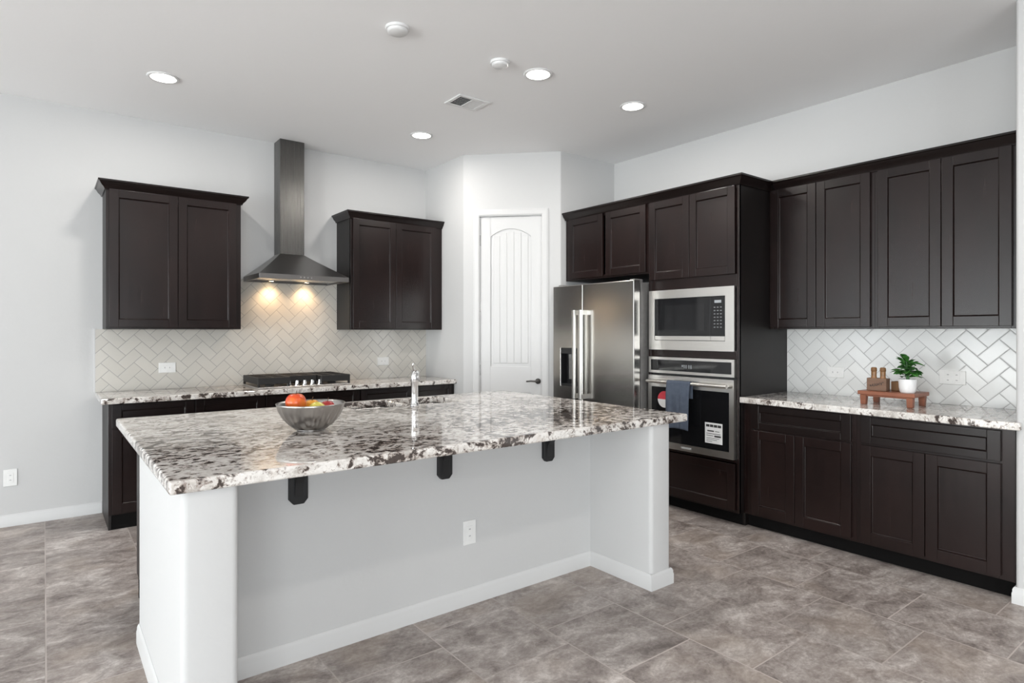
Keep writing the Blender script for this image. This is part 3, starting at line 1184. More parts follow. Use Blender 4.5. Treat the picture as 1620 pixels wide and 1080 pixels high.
def fruit(name, label, cat, mat, c, r, sz=0.92, lemon=False, rot=(0, 0, 0)):
    t = thing(name, label, cat, (c[0], c[1], c[2]), 0, None)
    t.rotation_euler = rot
    b = NB()
    n = 16
    prof = []
    for k in range(n + 1):
        th = PI * k / n
        rr = r * math.sin(th)
        zz = -r * sz * math.cos(th)
        if lemon:
            e = abs(math.cos(th))
            zz *= 1.12 + 0.22 * e ** 6
            rr *= 0.92
        else:
            dimple = math.exp(-((PI - th) / 0.34) ** 2)
            zz -= r * 0.22 * dimple
            dimple = math.exp(-(th / 0.30) ** 2)
            zz += r * 0.14 * dimple
            rr *= 1 + 0.05 * math.cos(PI - th)
        prof.append((max(rr, 0), zz))
    prof[0] = (0, prof[0][1]); prof[-1] = (0, prof[-1][1])
    lathe(b, prof, 24)
    obj('skin', b, mat, t, smooth=True)
    b = NB()
    z = prof[-1][1]
    if lemon:
        lathe(b, [(0.004, z - 0.002), (0.005, z + 0.001), (0, z + 0.002)], 8)
    else:
        tube(b, [(0, 0, z - 0.003), (0.002, 0, z + 0.010), (0.006, 0.001, z + 0.019)], [0.0018, 0.0015, 0.002], 6)
    obj('stem', b, 'stem', t)
    return t


def bat(u, v, z):
    """a point in the bowl: u right, v away as the camera sees it"""
    c, s_ = math.cos(-0.35), math.sin(-0.35)
    return (BC[0] + u * c - v * s_, BC[1] + u * s_ + v * c, CT + z)


fruit('apple', 'orange red apple heaped highest at the left of the bowl', 'fruit', 'apple', bat(-0.066, -0.008, 0.128), 0.046, 1.02)
fruit('apple', 'dark red apple at the left rim of the bowl behind the orange red one', 'fruit', 'red_apple', bat(-0.066, 0.066, 0.103), 0.031)
fruit('orange', 'yellow orange fruit in the middle of the bowl', 'fruit', 'orange', bat(0.004, 0.066, 0.100), 0.036, 0.97)
fruit('lemon', 'pale yellow green lemon in the middle of the bowl', 'fruit', 'yellow', bat(0.028, -0.022, 0.098), 0.036, lemon=True, rot=(0.2, R90, -0.5))
fruit('apple', 'red apple at the right rim of the bowl', 'fruit', 'red_apple', bat(0.074, 0.034, 0.100), 0.033)

# ------------------------------------------------------------------ range hood
HX0, HX1, HY0 = 1.359, 2.103, 5.060
hd = thing('range_hood', 'stainless steel pyramid chimney range hood above the cooktop', 'range hood', ((HX0 + HX1) / 2, YB, 1.800))
hx, hy, hz = (HX0 + HX1) / 2, YB, 1.800
hl = lambda x, y, z: (x - hx, y - hy, z - hz)
CX0, CX1, CYF = 1.617, 1.827, 5.388
b = NB()
x0, x1, yf = CX0 - hx, CX1 - hx, CYF - hy
bx(b, x0, x1, yf, -0.0005, 2.04 - hz, CEIL - hz - 0.0005)
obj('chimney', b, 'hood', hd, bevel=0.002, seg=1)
b = NB()
X0h, X1h, Yfh = HX0 - hx, HX1 - hx, HY0 - hy
yb_ = -0.010
lo = [(X0h, Yfh), (X1h, Yfh), (X1h, yb_), (X0h, yb_)]
hi = [(x0, yf), (x1, yf), (x1, yb_), (x0, yb_)]
nst = 10
rows = []
for k in range(nst + 1):
    t = k / nst
    bend = t ** 0.80
    z = 0.040 + (0.245 - 0.040) * t
    rows.append([b.verts.new((l[0] + (h_[0] - l[0]) * (1 - (1 - t) ** 1.06), l[1] + (h_[1] - l[1]) * (1 - (1 - t) ** 1.06), z)) for l, h_ in zip(lo, hi)])
for A, B in zip(rows, rows[1:]):
    for k in range(4):
        b.faces.new((A[k], A[(k + 1) % 4], B[(k + 1) % 4], B[k]))
b.faces.new(rows[-1])
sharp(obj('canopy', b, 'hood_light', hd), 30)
b = NB()
bx(b, X0h, X1h, Yfh, Yfh + 0.012, 0, 0.040); bx(b, X0h, X1h, yb_ - 0.012, yb_, 0, 0.040)
bx(b, X0h, X0h + 0.012, Yfh + 0.012, yb_ - 0.012, 0, 0.040); bx(b, X1h - 0.012, X1h, Yfh + 0.012, yb_ - 0.012, 0, 0.040)
bx(b, X0h + 0.012, X1h - 0.012, Yfh + 0.012, yb_ - 0.012, 0.014, 0.020)
obj('rim', b, 'hood_light', hd, bevel=0.001, seg=1)
for k in (-1, 1):
    b = NB()
    bx(b, (-0.33 if k < 0 else 0.005), (-0.005 if k < 0 else 0.33), Yfh + 0.05, -0.20, 0.009, 0.0139)
    obj('filter', b, 'steel_x', hd)
for lx in (-0.160, 0.146):
    b = NB(); lathe(b, [(0.030, 0.0139), (0.034, 0.009), (0.026, 0.008), (0.025, 0.0139)], 24, (lx, -0.085, 0), False, False)
    lm = obj('lamp', b, 'chrome', hd, smooth=True)
    b = NB(); lathe(b, [(0, 0.0105), (0.0245, 0.0105), (0.0245, 0.0135), (0, 0.0135)], 20, (lx, -0.085, 0))
    obj('bulb', b, 'hood_glow', lm)
    l = bpy.data.lights.new('hood_lamp_light', 'SPOT')
    l.energy, l.color = HOOD_W, (1.0, 0.66, 0.36)
    l.spot_size, l.spot_blend, l.shadow_soft_size = math.radians(124), 0.9, 0.025
    lo_ = bpy.data.objects.new('hood_lamp_light', l)
    COL.objects.link(lo_)
    lo_.parent = lm
    lo_.location = (lx, -0.085, 0.004)
    lo_.rotation_euler = (math.radians(4), 0, 0)
b = NB()
for k in range(4):
    lathe(b, [(0.006, 0), (0.006, 0.003), (0, 0.003)], 10, (-0.045 + 0.03 * k, 0, 0))
for v in b.verts:
    v.co = Vector((v.co.x, Yfh - v.co.z - 0.0002, 0.020 + v.co.y))
obj('button', b, 'steel_x', hd)

# ------------------------------------------------------------------ gas cooktop
ck = thing('gas_cooktop', 'black gas cooktop with cast iron grates and front knobs', 'cooktop', (1.731, 5.285, CT))
b = NB(); bx(b, -0.385, 0.385, -0.235, 0.235, 0.0, 0.012)
obj('tray', b, 'steel_x', ck, bevel=0.004)
for cx, cy, r in ((-0.26, 0.11, 0.045), (-0.26, -0.11, 0.035), (0.26, 0.11, 0.045), (0.26, -0.11, 0.035), (0, 0.07, 0.055)):
    b = NB()
    lathe(b, [(r, 0.012), (r, 0.024), (r * 0.8, 0.026), (r * 0.8, 0.034), (0, 0.036)], 24, (cx, cy, 0))
    obj('burner', b, 'iron', ck)
for gx0, gx1, gy0 in ((-0.383, -0.130, -0.225), (-0.124, 0.124, -0.125), (0.130, 0.383, -0.225)):
    b = NB()
    z0, z1 = 0.034, 0.088
    t = 0.018
    gy1 = 0.228
    bx(b, gx0, gx1, gy0, gy0 + t, z0, z1); bx(b, gx0, gx1, gy1 - t, gy1, z0, z1)
    bx(b, gx0, gx0 + t, gy0 + t, gy1 - t, z0, z1); bx(b, gx1 - t, gx1, gy0 + t, gy1 - t, z0, z1)
    mx = (gx0 + gx1) / 2
    bx(b, mx - 0.007, mx + 0.007, gy0 + t, gy1 - t, z0 + 0.01, z1)
    for f in (0.25, 0.5, 0.75):
        yy = gy0 + (gy1 - gy0) * f
        bx(b, gx0 + t, mx - 0.007, yy - 0.006, yy + 0.006, z0 + 0.01, z1)
        bx(b, mx + 0.007, gx1 - t, yy - 0.006, yy + 0.006, z0 + 0.01, z1)
    for xx in (gx0, gx1 - t):
        for yy in (gy0, gy1 - t):
            bx(b, xx, xx + t, yy, yy + t, 0.0122, z0)
    obj('grate', b, 'iron', ck, bevel=0.003, seg=1)
for k in range(5):
    b = NB()
    lathe(b, [(0.021, 0.0122), (0.021, 0.018), (0.015, 0.022), (0.0135, 0.050), (0.011, 0.053), (0, 0.053)], 18, (-0.128 + 0.064 * k, -0.185, 0))
    bx(b, -0.128 + 0.064 * k - 0.003, -0.128 + 0.064 * k + 0.003, -0.200, -0.170, 0.052, 0.060)
    obj('knob', b, 'chrome', ck)

# ------------------------------------------------------------------ refrigerator (local x toward the camera along the wall, front -y)
FX = 3.690
fy0, fy1 = 4.182, 3.222
fw = fy0 - fy1
fr = thing('refrigerator', 'stainless steel side by side refrigerator with water dispenser', 'refrigerator', (FX, fy0, 0), RR)
dth = 0.075
b = NB(); bx(b, 0.006, fw - 0.004, dth + 0.014, XR - FX - 0.04, 0.02, 1.762)
obj('cabinet_body', b, 'fridge_side', fr, bevel=0.006)
b = NB(); bx(b, 0.012, fw - 0.010, dth - 0.001, dth + 0.014, 0.06, 1.760)
obj('gasket', b, 'gasket', fr)
SPL = fy0 - 3.797
b = NB()
# freezer door with the dispenser niche left open
nx0, nx1, nz0, nz1 = fy0 - 4.078, fy0 - 3.872, 0.890, 1.222


def door_slab(b, x0, x1, z0, z1, hole=None):
    if hole is None:
        bx(b, x0, x1, 0, dth, z0, z1)
        return
    hx0, hx1, hz0, hz1 = hole
    xs, zs = [x0, hx0, hx1, x1], [z0, hz0, hz1, z1]
    V = {}
    def vt(i, k, y):
        if (i, k, y) not in V:
            V[(i, k, y)] = b.verts.new((xs[i], y, zs[k]))
        return V[(i, k, y)]
    for i in range(3):
        for k in range(3):
            if (i, k) == (1, 1):
                continue
            b.faces.new((vt(i, k, 0), vt(i + 1, k, 0), vt(i + 1, k + 1, 0), vt(i, k + 1, 0)))
            b.faces.new((vt(i, k, dth), vt(i, k + 1, dth), vt(i + 1, k + 1, dth), vt(i + 1, k, dth)))
    for i in range(3):
        b.faces.new((vt(i, 0, 0), vt(i, 0, dth), vt(i + 1, 0, dth), vt(i + 1, 0, 0)))
        b.faces.new((vt(i, 3, 0), vt(i + 1, 3, 0), vt(i + 1, 3, dth), vt(i, 3, dth)))
        b.faces.new((vt(0, i, 0), vt(0, i + 1, 0), vt(0, i + 1, dth), vt(0, i, dth)))
        b.faces.new((vt(3, i, 0), vt(3, i, dth), vt(3, i + 1, dth), vt(3, i + 1, 0)))
    for a, c_ in (((1, 1), (2, 1)), ((2, 1), (2, 2)), ((2, 2), (1, 2)), ((1, 2), (1, 1))):
        b.faces.new((vt(*a, 0), vt(*c_, 0), vt(*c_, dth), vt(*a, dth)))


door_slab(b, 0.0, SPL - 0.003, 0.06, 1.780, (nx0, nx1, nz0, nz1))
fd = obj('freezer_door', b, 'fridge', fr, bevel=0.005)
b = NB(); bx(b, SPL + 0.003, fw, 0, dth, 0.06, 1.780)
rd = obj('fridge_door', b, 'fridge', fr, bevel=0.005)
# dispenser
b = NB()
e = 0.012
bx(b, nx0 + 0.0005, nx1 - 0.0005, 0.066, 0.0745, nz0 + 0.0005, nz1 - 0.0005)
bx(b, nx0 + 0.0005, nx0 + e, -0.003, 0.066, nz0 + 0.0005, nz1 - 0.0005); bx(b, nx1 - e, nx1 - 0.0005, -0.003, 0.066, nz0 + 0.0005, nz1 - 0.0005)
bx(b, nx0 + e, nx1 - e, -0.003, 0.066, nz1 - 0.045, nz1 - 0.0005); bx(b, nx0 + e, nx1 - e, -0.003, 0.066, nz0 + 0.0005, nz0 + 0.02)
dsp = obj('water_dispenser', b, 'black_plastic', fd)
b = NB()
bx(b, (nx0 + nx1) / 2 - 0.02, (nx0 + nx1) / 2 + 0.02, 0.022, 0.036, nz0 + 0.06, nz1 - 0.08)
lathe(b, [(0.022, nz1 - 0.09), (0.026, nz1 - 0.05)], 14, ((nx0 + nx1) / 2, 0.032, 0))
obj('paddle', b, 'fridge_side', dsp)
for par, hx_, nm in ((fd, fy0 - 3.838, 'handle'), (rd, fy0 - 3.762, 'handle')):
    b = NB()
    prism(b, rounded([(hx_ - 0.016, -0.078), (hx_ + 0.016, -0.078), (hx_ + 0.016, -0.052), (hx_ - 0.016, -0.052)], [0.009] * 4, 4), 0.795, 1.556)
    for z0_, z1_ in ((0.797, 0.835), (1.516, 1.554)):
        bx(b, hx_ - 0.012, hx_ + 0.012, -0.0525, -0.0005, z0_, z1_)
    sharp(obj(nm, b, 'steel_light', par), 40)
b = NB(); bx(b, 0.02, fw - 0.02, 0.02, 0.09, 0.005, 0.058)
obj('base_grille', b, 'black_plastic', fr)
for hx_ in (0.04, fw - 0.07):
    b = NB(); bx(b, hx_, hx_ + 0.05, 0.03, 0.13, 1.762, 1.792)
    obj('hinge_cover', b, 'fridge_side', fr, bevel=0.004)

# ------------------------------------------------------------------ built-in microwave
mw = thing('microwave', 'built in microwave with wide stainless trim above the wall oven', 'microwave', (OX, TY0, 1.230), RR)
mx0, mx1, mh = TY0 - 3.193, TY0 - 2.435, 1.693 - 1.230
wx0, wx1, wz0, wz1 = TY0 - 3.136, TY0 - 2.506, 0.072, 0.398
b = NB()
yf = -0.022
bx(b, mx0, wx0, yf, -0.001, 0, mh); bx(b, wx1, mx1, yf, -0.001, 0, mh)
bx(b, wx0, wx1, yf, -0.001, 0, wz0); bx(b, wx0, wx1, yf, -0.001, wz1, mh)
obj('trim_frame', b, 'steel_light', mw)
b = NB(); bx(b, wx0 + 0.001, wx1 - 0.001, 0.02, 0.40, 0.03, wz1)
obj('oven_box', b, 'black_plastic', mw)
xs_ = TY0 - 2.626
b = NB(); bx(b, wx0 + 0.003, xs_ - 0.001, yf + 0.002, 0.019, wz0 + 0.037, wz1 - 0.003)
md_ = obj('door', b, 'black_glass', mw, bevel=0.001, seg=1)
b = NB(); bx(b, wx0 + 0.10, xs_ - 0.05, yf + 0.0008, yf + 0.0018, wz0 + 0.075, wz1 - 0.055)
obj('door_window', b, 'grey_glass', md_)
b = NB(); bx(b, xs_ + 0.001, wx1 - 0.003, yf + 0.002, 0.019, wz0 + 0.037, wz1 - 0.003)
cp = obj('control_panel', b, 'black_glass', mw, bevel=0.001, seg=1)
b = NB(); bx(b, xs_ + 0.032, wx1 - 0.032, yf + 0.001, yf + 0.0018, wz1 - 0.050, wz1 - 0.030)
obj('display', b, 'led', cp)
b = NB()
for r_ in range(7):
    for q in range(3):
        xx = xs_ + 0.026 + q * 0.026
        zz = wz1 - 0.085 - r_ * 0.024
        bx(b, xx, xx + 0.014, yf + 0.001, yf + 0.0018, zz, zz + 0.007)
obj('keypad', b, 'dim_mark', cp)
b = NB(); bx(b, wx0 + 0.003, xs_ - 0.001, yf + 0.001, 0.019, wz0 + 0.004, wz0 + 0.035)
bx(b, xs_ + 0.001, wx1 - 0.003, yf + 0.001, 0.019, wz0 + 0.004, wz0 + 0.035)
obj('handle_strip', b, 'steel_light', mw)

# ------------------------------------------------------------------ wall oven
on = thing('wall_oven', 'stainless steel wall oven with black glass door and stickers', 'oven', (OX, TY0, 0.466), RR)
ox0, ox1 = TY0 - 3.193, TY0 - 2.433
H0 = 0.466
b = NB(); bx(b, ox0 + 0.006, ox1 - 0.006, 0.02, 0.52, 0.01, 0.69)
obj('oven_box', b, 'black_plastic', on)
b = NB()
p0, p1 = 1.048 - H0, 1.173 - H0
fz = 0.020
bx(b, ox0, ox0 + 0.022, -0.024, 0.018, p0, p1); bx(b, ox1 - 0.022, ox1, -0.024, 0.018, p0, p1)
bx(b, ox0 + 0.022, ox1 - 0.022, -0.024, 0.018, p0, p0 + fz); bx(b, ox0 + 0.022, ox1 - 0.022, -0.024, 0.018, p1 - fz, p1)
pn = obj('control_panel', b, 'steel_light', on)
b = NB(); bx(b, ox0 + 0.0225, ox1 - 0.0225, -0.0225, 0.018, p0 + fz + 0.0005, p1 - fz - 0.0005)
pg = obj('panel_glass', b, 'black_glass', pn)
b = NB()
bx(b, 0.335, 0.345, -0.0235, -0.0226, p0 + 0.055, p0 + 0.070)
for k in range(4):
    xx = 0.352 + k * 0.018 + (0.006 if k > 1 else 0)
    for a0, a1, c0, c1 in ((0, 0.010, 0.068, 0.071), (0, 0.010, 0.045, 0.048), (0, 0.003, 0.045, 0.071), (0.007, 0.010, 0.045, 0.071)):
        bx(b, xx + a0, xx + a1, -0.0235, -0.0226, p0 + c0, p0 + c1)
obj('clock_digits', b, 'led', pn)
# door
z0, z1 = 0.004, 1.030 - H0
gx0, gx1, gz0, gz1 = TY0 - 3.160, TY0 - 2.470, 0.525 - H0 - 0.005, 0.940 - H0
b = NB()
bx(b, ox0, gx0, -0.030, 0.012, z0, z1); bx(b, gx1, ox1, -0.030, 0.012, z0, z1)
bx(b, gx0, gx1, -0.030, 0.012, z0, gz0); bx(b, gx0, gx1, -0.030, 0.012, gz1, z1)
od = obj('oven_door', b, 'steel_light', on)
b = NB(); bx(b, gx0 + 0.0005, gx1 - 0.0005, -0.0285, 0.012, gz0 + 0.0005, gz1 - 0.0005)
obj('door_glass', b, 'black_glass', od)
HZ = 0.984 - H0
b = NB()
tube(b, [(ox0 + 0.025, -0.078, HZ), (ox1 - 0.025, -0.078, HZ)], 0.0135, 16)
for xx in (ox0 + 0.05, ox1 - 0.05):
    tube(b, [(xx, -0.078, HZ), (xx, -0.028, HZ)], 0.010, 12)
sharp(obj('handle', b, 'steel_light', od), 50)
b = NB(); bx(b, 0.335, 0.425, -0.0312, -0.0302, 0.022, 0.036)
bdg = obj('badge', b, 'grey_mark', od)
# round sticker: red over white
cx_, cz_, r_ = TY0 - 3.034, 0.838 - H0, 0.064
for nm, t0, t1, mt in (('sticker_top', 0, PI, 'red'), ('sticker_bottom', PI, 2 * PI, 'paper')):
    b = NB()
    pts = [(cx_ + r_ * math.cos(t0 + (t1 - t0) * k / 20), cz_ + 0.006 + r_ * math.sin(t0 + (t1 - t0) * k / 20)) for k in range(21)]
    f = [b.verts.new((x, -0.0296, z)) for x, z in pts]
    g = [b.verts.new((x, -0.0288, z)) for x, z in pts]
    b.faces.new(f); b.faces.new(g[::-1])
    for k in range(21):
        b.faces.new((f[k], f[(k + 1) % 21], g[(k + 1) % 21], g[k]))
    so = obj(nm, b, mt, od)
    so['label'] = 'red half of the round sticker' if mt == 'red' else 'white half of the round sticker'
lx0, lx1, lz0, lz1 = TY0 - 2.667, TY0 - 2.523, 0.563 - H0, 0.712 - H0
b = NB(); bx(b, lx0, lx1, -0.0296, -0.0288, lz0, lz1)
lb = obj('rating_label', b, 'paper', od)
lb['label'] = 'white paper label with black print on the oven glass'
b = NB()
for x0, x1, z0_, z1_ in ((0.010, 0.038, 0.118, 0.136), (0.042, 0.070, 0.118, 0.136), (0.074, 0.102, 0.118, 0.136), (0.106, 0.134, 0.118, 0.136),
                         (0.020, 0.075, 0.085, 0.094), (0.085, 0.120, 0.087, 0.091), (0.012, 0.130, 0.068, 0.072), (0.012, 0.070, 0.054, 0.058),
                         (0.078, 0.132, 0.048, 0.060), (0.012, 0.120, 0.036, 0.039), (0.012, 0.100, 0.024, 0.027), (0.012, 0.060, 0.012, 0.015)):
    bx(b, lx0 + x0, lx0 + x1, -0.0301, -0.0296, lz0 + z0_, lz0 + z1_)
obj('label_print', b, 'ink', od)

# towel over the oven handle
tw = NB()
TX0, TX1 = TY0 - 2.962, TY0 - 2.752
cols = 18
path = []
yc, rr = -0.078, 0.0165
zb = HZ + H0
for k in range(12):
    path.append((yc + rr + 0.002, zb - 0.11 + 0.11 * k / 12))
for k in range(9):
    th = PI * k / 8
    path.append((yc + rr * math.cos(th), zb + rr * math.sin(th)))
for k in range(1, 27):
    path.append((yc - rr - 0.0015 * min(k, 6), zb - 0.345 * k / 26))
grid = []
for i in range(cols + 1):
    u = i / cols
    row = []
    for k, (yy, zz) in enumerate(path):
        drop = max(0, (zb - zz)) / 0.345
        front = k > 20
        fold = (0.006 * math.sin(u * 9.5 + 0.6) + 0.003 * math.sin(u * 21)) * min(1, drop * 2.2)
        y_ = yy - (abs(fold) + fold * 0.4 if front else 0)
        x_ = TX0 + (TX1 - TX0) * u + (0.010 * drop * (u - 0.5) * -1.6 if front else 0)
        z_ = zz + (0.010 * math.sin(u * 3.0) * drop if front else 0)
        row.append(tw.verts.new((x_, y_, z_)))
    grid.append(row)
for a, c_ in zip(grid, grid[1:]):
    for k in range(len(path) - 1):
        tw.faces.new((a[k], a[k + 1], c_[k + 1], c_[k]))
o = obj('hand_towel', tw, 'towel', smooth=True, solid=0.005, loc=(OX, TY0, 0), rotz=RR)
tag(o, 'slate blue hand towel hanging on the oven handle', 'towel')

# ------------------------------------------------------------------ wooden riser and what stands on it
RX0, RX1, RY0, RY1 = 4.078, 4.312, 1.402, 1.722
rs = thing('wooden_riser', 'small reddish wooden riser stand on the right counter', 'riser', (RX0, RY1, CT), RR)
rw, rd_ = RY1 - RY0, RX1 - RX0
b = NB(); bx(b, 0, rw, 0, rd_, 0.062, 0.086)
obj('top', b, 'riser', rs, bevel=0.004)
b = NB(); bx(b, 0.02, rw - 0.02, 0.012, 0.024, 0.052, 0.062)
obj('apron', b, 'riser', rs, bevel=0.002)
b = NB(); bx(b, 0.02, rw - 0.02, rd_ - 0.024, rd_ - 0.012, 0.052, 0.062)
obj('apron', b, 'riser', rs, bevel=0.002)
for lx in (0.012, rw - 0.048):
    for ly in (0.006, rd_ - 0.042):
        b = NB()
        vs = bx(b, lx, lx + 0.036, ly, ly + 0.036, 0.0, 0.0615)
        for v in vs:
            if v.co.z < 0.01:
                v.co.x = lx + 0.018 + (v.co.x - lx - 0.018) * 0.86
                v.co.y = ly + 0.018 + (v.co.y - ly - 0.018) * 0.86
        obj('leg', b, 'riser', rs, bevel=0.003)
ZT = CT + 0.0862
# mill holder
mhx = 4.135
bh = thing('mill_holder', 'weathered wooden box with dark script at the left of the riser', 'wooden box', (mhx, 1.690, ZT), RR)
b = NB()
hw, hd_, hh = 0.112, 0.060, 0.078
bx(b, 0, hw, 0, 0.007, 0, hh); bx(b, 0, hw, hd_ - 0.007, hd_, 0, hh)
bx(b, 0, 0.007, 0.007, hd_ - 0.007, 0, hh); bx(b, hw - 0.007, hw, 0.007, hd_ - 0.007, 0, hh)
bx(b, 0.007, hw - 0.007, 0.007, hd_ - 0.007, 0, 0.006)
obj('box', b, 'oak', bh, bevel=0.0015, seg=1)
b = NB()
pts = []
for k in range(60):
    t = k / 59
    pts.append((0.018 + 0.078 * t + 0.004 * math.sin(t * 40), -0.0012, 0.030 + 0.018 * t + 0.007 * math.sin(t * 34 + 0.4) * (0.5 + 0.6 * abs(math.sin(t * 5)))))
tube(b, pts, 0.0012, 5)
obj('script', b, 'ink', bh)
mill = None
for k, (xx, lab) in enumerate(((0.031, 'wooden mill standing in the left half of the script box'), (0.083, 'wooden mill standing in the right half of the script box'))):
    wx_, wy_ = mhx + hd_ / 2, 1.690 - xx
    if mill is None:
        mill = thing('pepper_mill', lab, 'mill', (wx_, wy_, ZT + 0.0063), 0, 'mills in the script box')
        b = NB(); lathe(b, [(0, 0), (0.019, 0), (0.020, 0.006), (0.020, 0.060), (0.0165, 0.074), (0.0150, 0.084), (0.0155, 0.112), (0, 0.112)], 24)
        sharp(obj('body', b, 'amber', mill), 50)
        b = NB(); lathe(b, [(0.0145, 0.1122), (0.017, 0.116), (0.017, 0.132), (0.013, 0.139), (0, 0.140)], 24)
        sharp(obj('cap', b, 'honey', mill), 50)
    else:
        copy_thing(mill, (wx_, wy_, ZT + 0.0063), 0, lab)
# small plain box between
b = NB(); hw2 = 0.070
bx(b, 0, hw2, 0, 0.006, 0, 0.058); bx(b, 0, hw2, 0.064, 0.070, 0, 0.058); bx(b, 0, 0.006, 0.006, 0.064, 0, 0.058); bx(b, hw2 - 0.006, hw2, 0.006, 0.064, 0, 0.058)
bx(b, 0.006, hw2 - 0.006, 0.006, 0.064, 0, 0.006)
o = obj('wooden_box', b, 'honey', loc=(4.215, 1.580, ZT), rotz=RR, bevel=0.0012, seg=1)
tag(o, 'small plain brown wooden box between the mills and white pot', 'wooden box')
# plant
pp = thing('potted_plant', 'small green leafy plant in a white pot on the riser', 'plant', (4.155, 1.466, ZT))
b = NB()
lathe(b, [(0, 0), (0.036, 0), (0.041, 0.006), (0.0455, 0.030), (0.0475, 0.070), (0.0475, 0.082), (0.044, 0.083), (0.043, 0.074), (0.040, 0.068), (0, 0.068)], 36)
sharp(obj('pot', b, 'pot', pp), 50)
b = NB(); lathe(b, [(0.0405, 0.0685), (0.02, 0.073), (0, 0.074)], 20)
obj('soil', b, 'soil', pp)
b = NB()
st = NB()
rnd = random.Random(5)
for k in range(46):
    az = rnd.uniform(0, 2 * PI) if k > 9 else 2 * PI * k / 10
    h0 = rnd.uniform(0.092, 0.190)
    el = rnd.uniform(-0.15, 0.55) if h0 < 0.13 else rnd.uniform(0.15, 1.1)
    L = rnd.uniform(0.060, 0.088)
    Wd = L * rnd.uniform(0.20, 0.27)
    r0 = rnd.uniform(0.004, 0.018)
    base = Vector((math.cos(az) * r0, math.sin(az) * r0, h0))
    d = Vector((math.cos(az) * math.cos(el), math.sin(az) * math.cos(el), math.sin(el)))
    sd = Vector((-math.sin(az), math.cos(az), 0)) + Vector((0, 0, rnd.uniform(-0.4, 0.4)))
    up = sd.cross(d).normalized()
    if up.z < 0:
        up = -up
    rows = []
    for q in range(8):
        t = q / 7
        c_ = base + d * (L * t) - Vector((0, 0, 1)) * (L * 0.30 * t * t)
        wq = Wd * math.sin(PI * min(1, t * 0.92 + 0.06)) ** 0.8
        rows.append([b.verts.new(c_ + sd * wq + up * wq * 0.35), b.verts.new(c_), b.verts.new(c_ - sd * wq + up * wq * 0.35)])
    for A, B in zip(rows, rows[1:]):
        b.faces.new((A[0], A[1], B[1], B[0])); b.faces.new((A[1], A[2], B[2], B[1]))
    tube(st, [(math.cos(az) * 0.006, math.sin(az) * 0.006, 0.070), base * 0.6 + Vector((0, 0, 0.03)), base], 0.0013, 5)
obj('foliage', b, 'leaf', pp, smooth=True, solid=0.0007)
obj('stems', st, 'leaf', pp)

# ------------------------------------------------------------------ outlets (local: plate in x-z, front -y)
def outlet(label, loc, rotz, w, h, horizontal, gangs=1, usb=False):
    t = thing('wall_outlet', label, 'outlet', loc, rotz)
    b = NB(); bx(b, -w / 2, w / 2, -0.006, -0.0005, -h / 2, h / 2)
    obj('cover_plate', b, 'plastic', t, bevel=0.002)
    for g in range(gangs):
        gc = 0 if gangs == 1 else (g - (gangs - 1) / 2) * 0.046
        b = NB()
        iw, ih = (0.066, 0.033) if horizontal else (0.033, 0.066)
        if gangs > 1:
            iw, ih = 0.033, 0.062
        bx(b, gc - iw / 2, gc + iw / 2, -0.0075, -0.0061, -ih / 2, ih / 2)
        soc = obj('socket', b, 'plastic', t, bevel=0.001, seg=1)
        for sgn in (-1, 1):
            b = NB()
            if horizontal and gangs == 1:
                c0 = sgn * 0.017
                bx(b, gc + c0 - 0.003, gc + c0 + 0.003, -0.0079, -0.0076, -0.0055, 0.0055)
            else:
                c1 = sgn * 0.017
                bx(b, gc - 0.0055, gc + 0.0055, -0.0079, -0.0076, c1 - 0.003, c1 + 0.003)
            obj('slot', b, 'grey_mark', soc)
    return t


outlet('white outlet on the plain wall left of the black end cabinet', (-0.186, YB, 0.342), 0, 0.075, 0.118, False)
outlet('white outlet on the back wall tile under the left wall cabinet', (0.784, YB - 0.0095, 1.083), 0, 0.120, 0.080, True)
outlet('white outlet on the back wall tile right of the cooktop', (2.660, YB - 0.0095, 1.080), 0, 0.120, 0.080, True)
outlet('white outlet on the right wall tile left of the mill box', (XR - 0.0095, 2.047, 1.080), RR, 0.115, 0.075, True)
outlet('wider white outlet on the right wall tile right of the plant', (XR - 0.0095, 1.338, 1.084), RR, 0.140, 0.085, True, 2)
o = outlet('white outlet low on the white island front', (1.696, WF, 0.362), 0, 0.075, 0.120, False)

# ------------------------------------------------------------------ ceiling fixtures
def downlight(x, y, label, g=None):
    t = thing('recessed_light', label, 'ceiling light', (x, y, CEIL), 0, g)
    b = NB(); lathe(b, [(0.076, -0.0005), (0.096, -0.0005), (0.096, -0.004), (0.088, -0.008), (0.076, -0.006)], 40, cap0=False, cap1=False)
    obj('trim_ring', b, 'vent', t, smooth=True)
    b = NB(); lathe(b, [(0, -0.0045), (0.0755, -0.0045), (0.0755, -0.001), (0, -0.001)], 36)
    obj('lens', b, 'glow', t)
    l = bpy.data.lights.new('recessed_light_lamp', 'AREA')
    l.shape, l.size, l.energy, l.color = 'DISK', 0.15, LAMP_W, (1.0, 0.955, 0.90)
    lo_ = bpy.data.objects.new('recessed_light_lamp', l)
    COL.objects.link(lo_)
    lo_.parent = t
    lo_.location = (0, 0, -0.012)
    return t


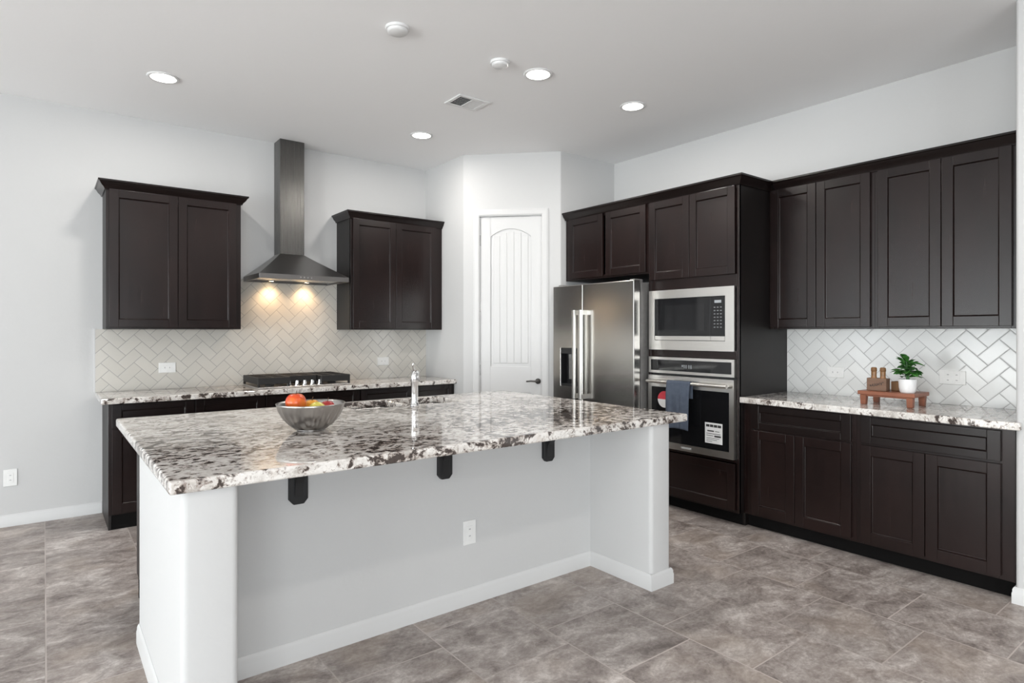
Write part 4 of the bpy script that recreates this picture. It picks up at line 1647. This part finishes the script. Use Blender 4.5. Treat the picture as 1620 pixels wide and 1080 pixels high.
downlight(0.623, 4.570, 'recessed ceiling light above the left wall cabinet')
downlight(2.543, 3.029, 'recessed ceiling light nearest the white detectors')
downlight(3.459, 3.030, 'recessed ceiling light in front of the oven tower')
downlight(2.546, 4.572, 'recessed ceiling light in front of the pantry corner')
# more of the same grid out of frame
for x, y in ((0.623, 0.3), (2.543, 0.3), (-2.0, -2.0), (1.5, -2.0)):
    downlight(x, y, 'recessed ceiling light behind the viewpoint', 'recessed lights behind the viewpoint')
for x, y, r, lab in ((1.542, 3.037, 0.066, 'larger white round smoke detector nearest the viewpoint'), (2.239, 3.034, 0.060, 'smaller white round detector beside a recessed light')):
    t = thing('smoke_detector', lab, 'detector', (x, y, CEIL))
    b = NB(); lathe(b, [(r, -0.0005), (r, -0.010), (r * 0.96, -0.014), (0, -0.014)], 40)
    sharp(obj('base', b, 'vent', t), 50)
    b = NB(); lathe(b, [(r * 0.86, -0.0142), (r * 0.84, -0.026), (r * 0.74, -0.031), (0, -0.032)], 40)
    sharp(obj('cover', b, 'vent', t), 50)
vt = thing('air_vent', 'white square air vent with dark louvers in the ceiling', 'vent', (2.442, 3.712, CEIL))
b = NB()
a, d = 0.130, 0.105
bx(b, -a, a, -d, -d + 0.028, -0.010, -0.0005); bx(b, -a, a, d - 0.028, d, -0.010, -0.0005)
bx(b, -a, -a + 0.028, -d + 0.028, d - 0.028, -0.010, -0.0005); bx(b, a - 0.028, a, -d + 0.028, d - 0.028, -0.010, -0.0005)
bx(b, -0.006, 0.006, -d + 0.028, d - 0.028, -0.010, -0.002)
obj('frame', b, 'vent', vt, bevel=0.003, seg=1)
b = NB(); bx(b, -a + 0.028, a - 0.028, -d + 0.028, d - 0.028, -0.0015, -0.0006)  # dark sheet, the shade inside the duct put into its colour
obj('duct_shade', b, 'vent_dark', vt)
for k in range(7):
    yy = -d + 0.036 + k * 0.0225
    for x0, x1, tilt in ((-a + 0.029, -0.007, 1), (0.007, a - 0.029, -1)):
        b = NB()
        vs = [b.verts.new(p) for p in ((x0, yy, -0.010), (x1, yy, -0.010), (x1, yy + 0.010 * tilt, -0.002), (x0, yy + 0.010 * tilt, -0.002))]
        b.faces.new(vs)
        obj('louver', b, 'vent', vt, solid=0.001)
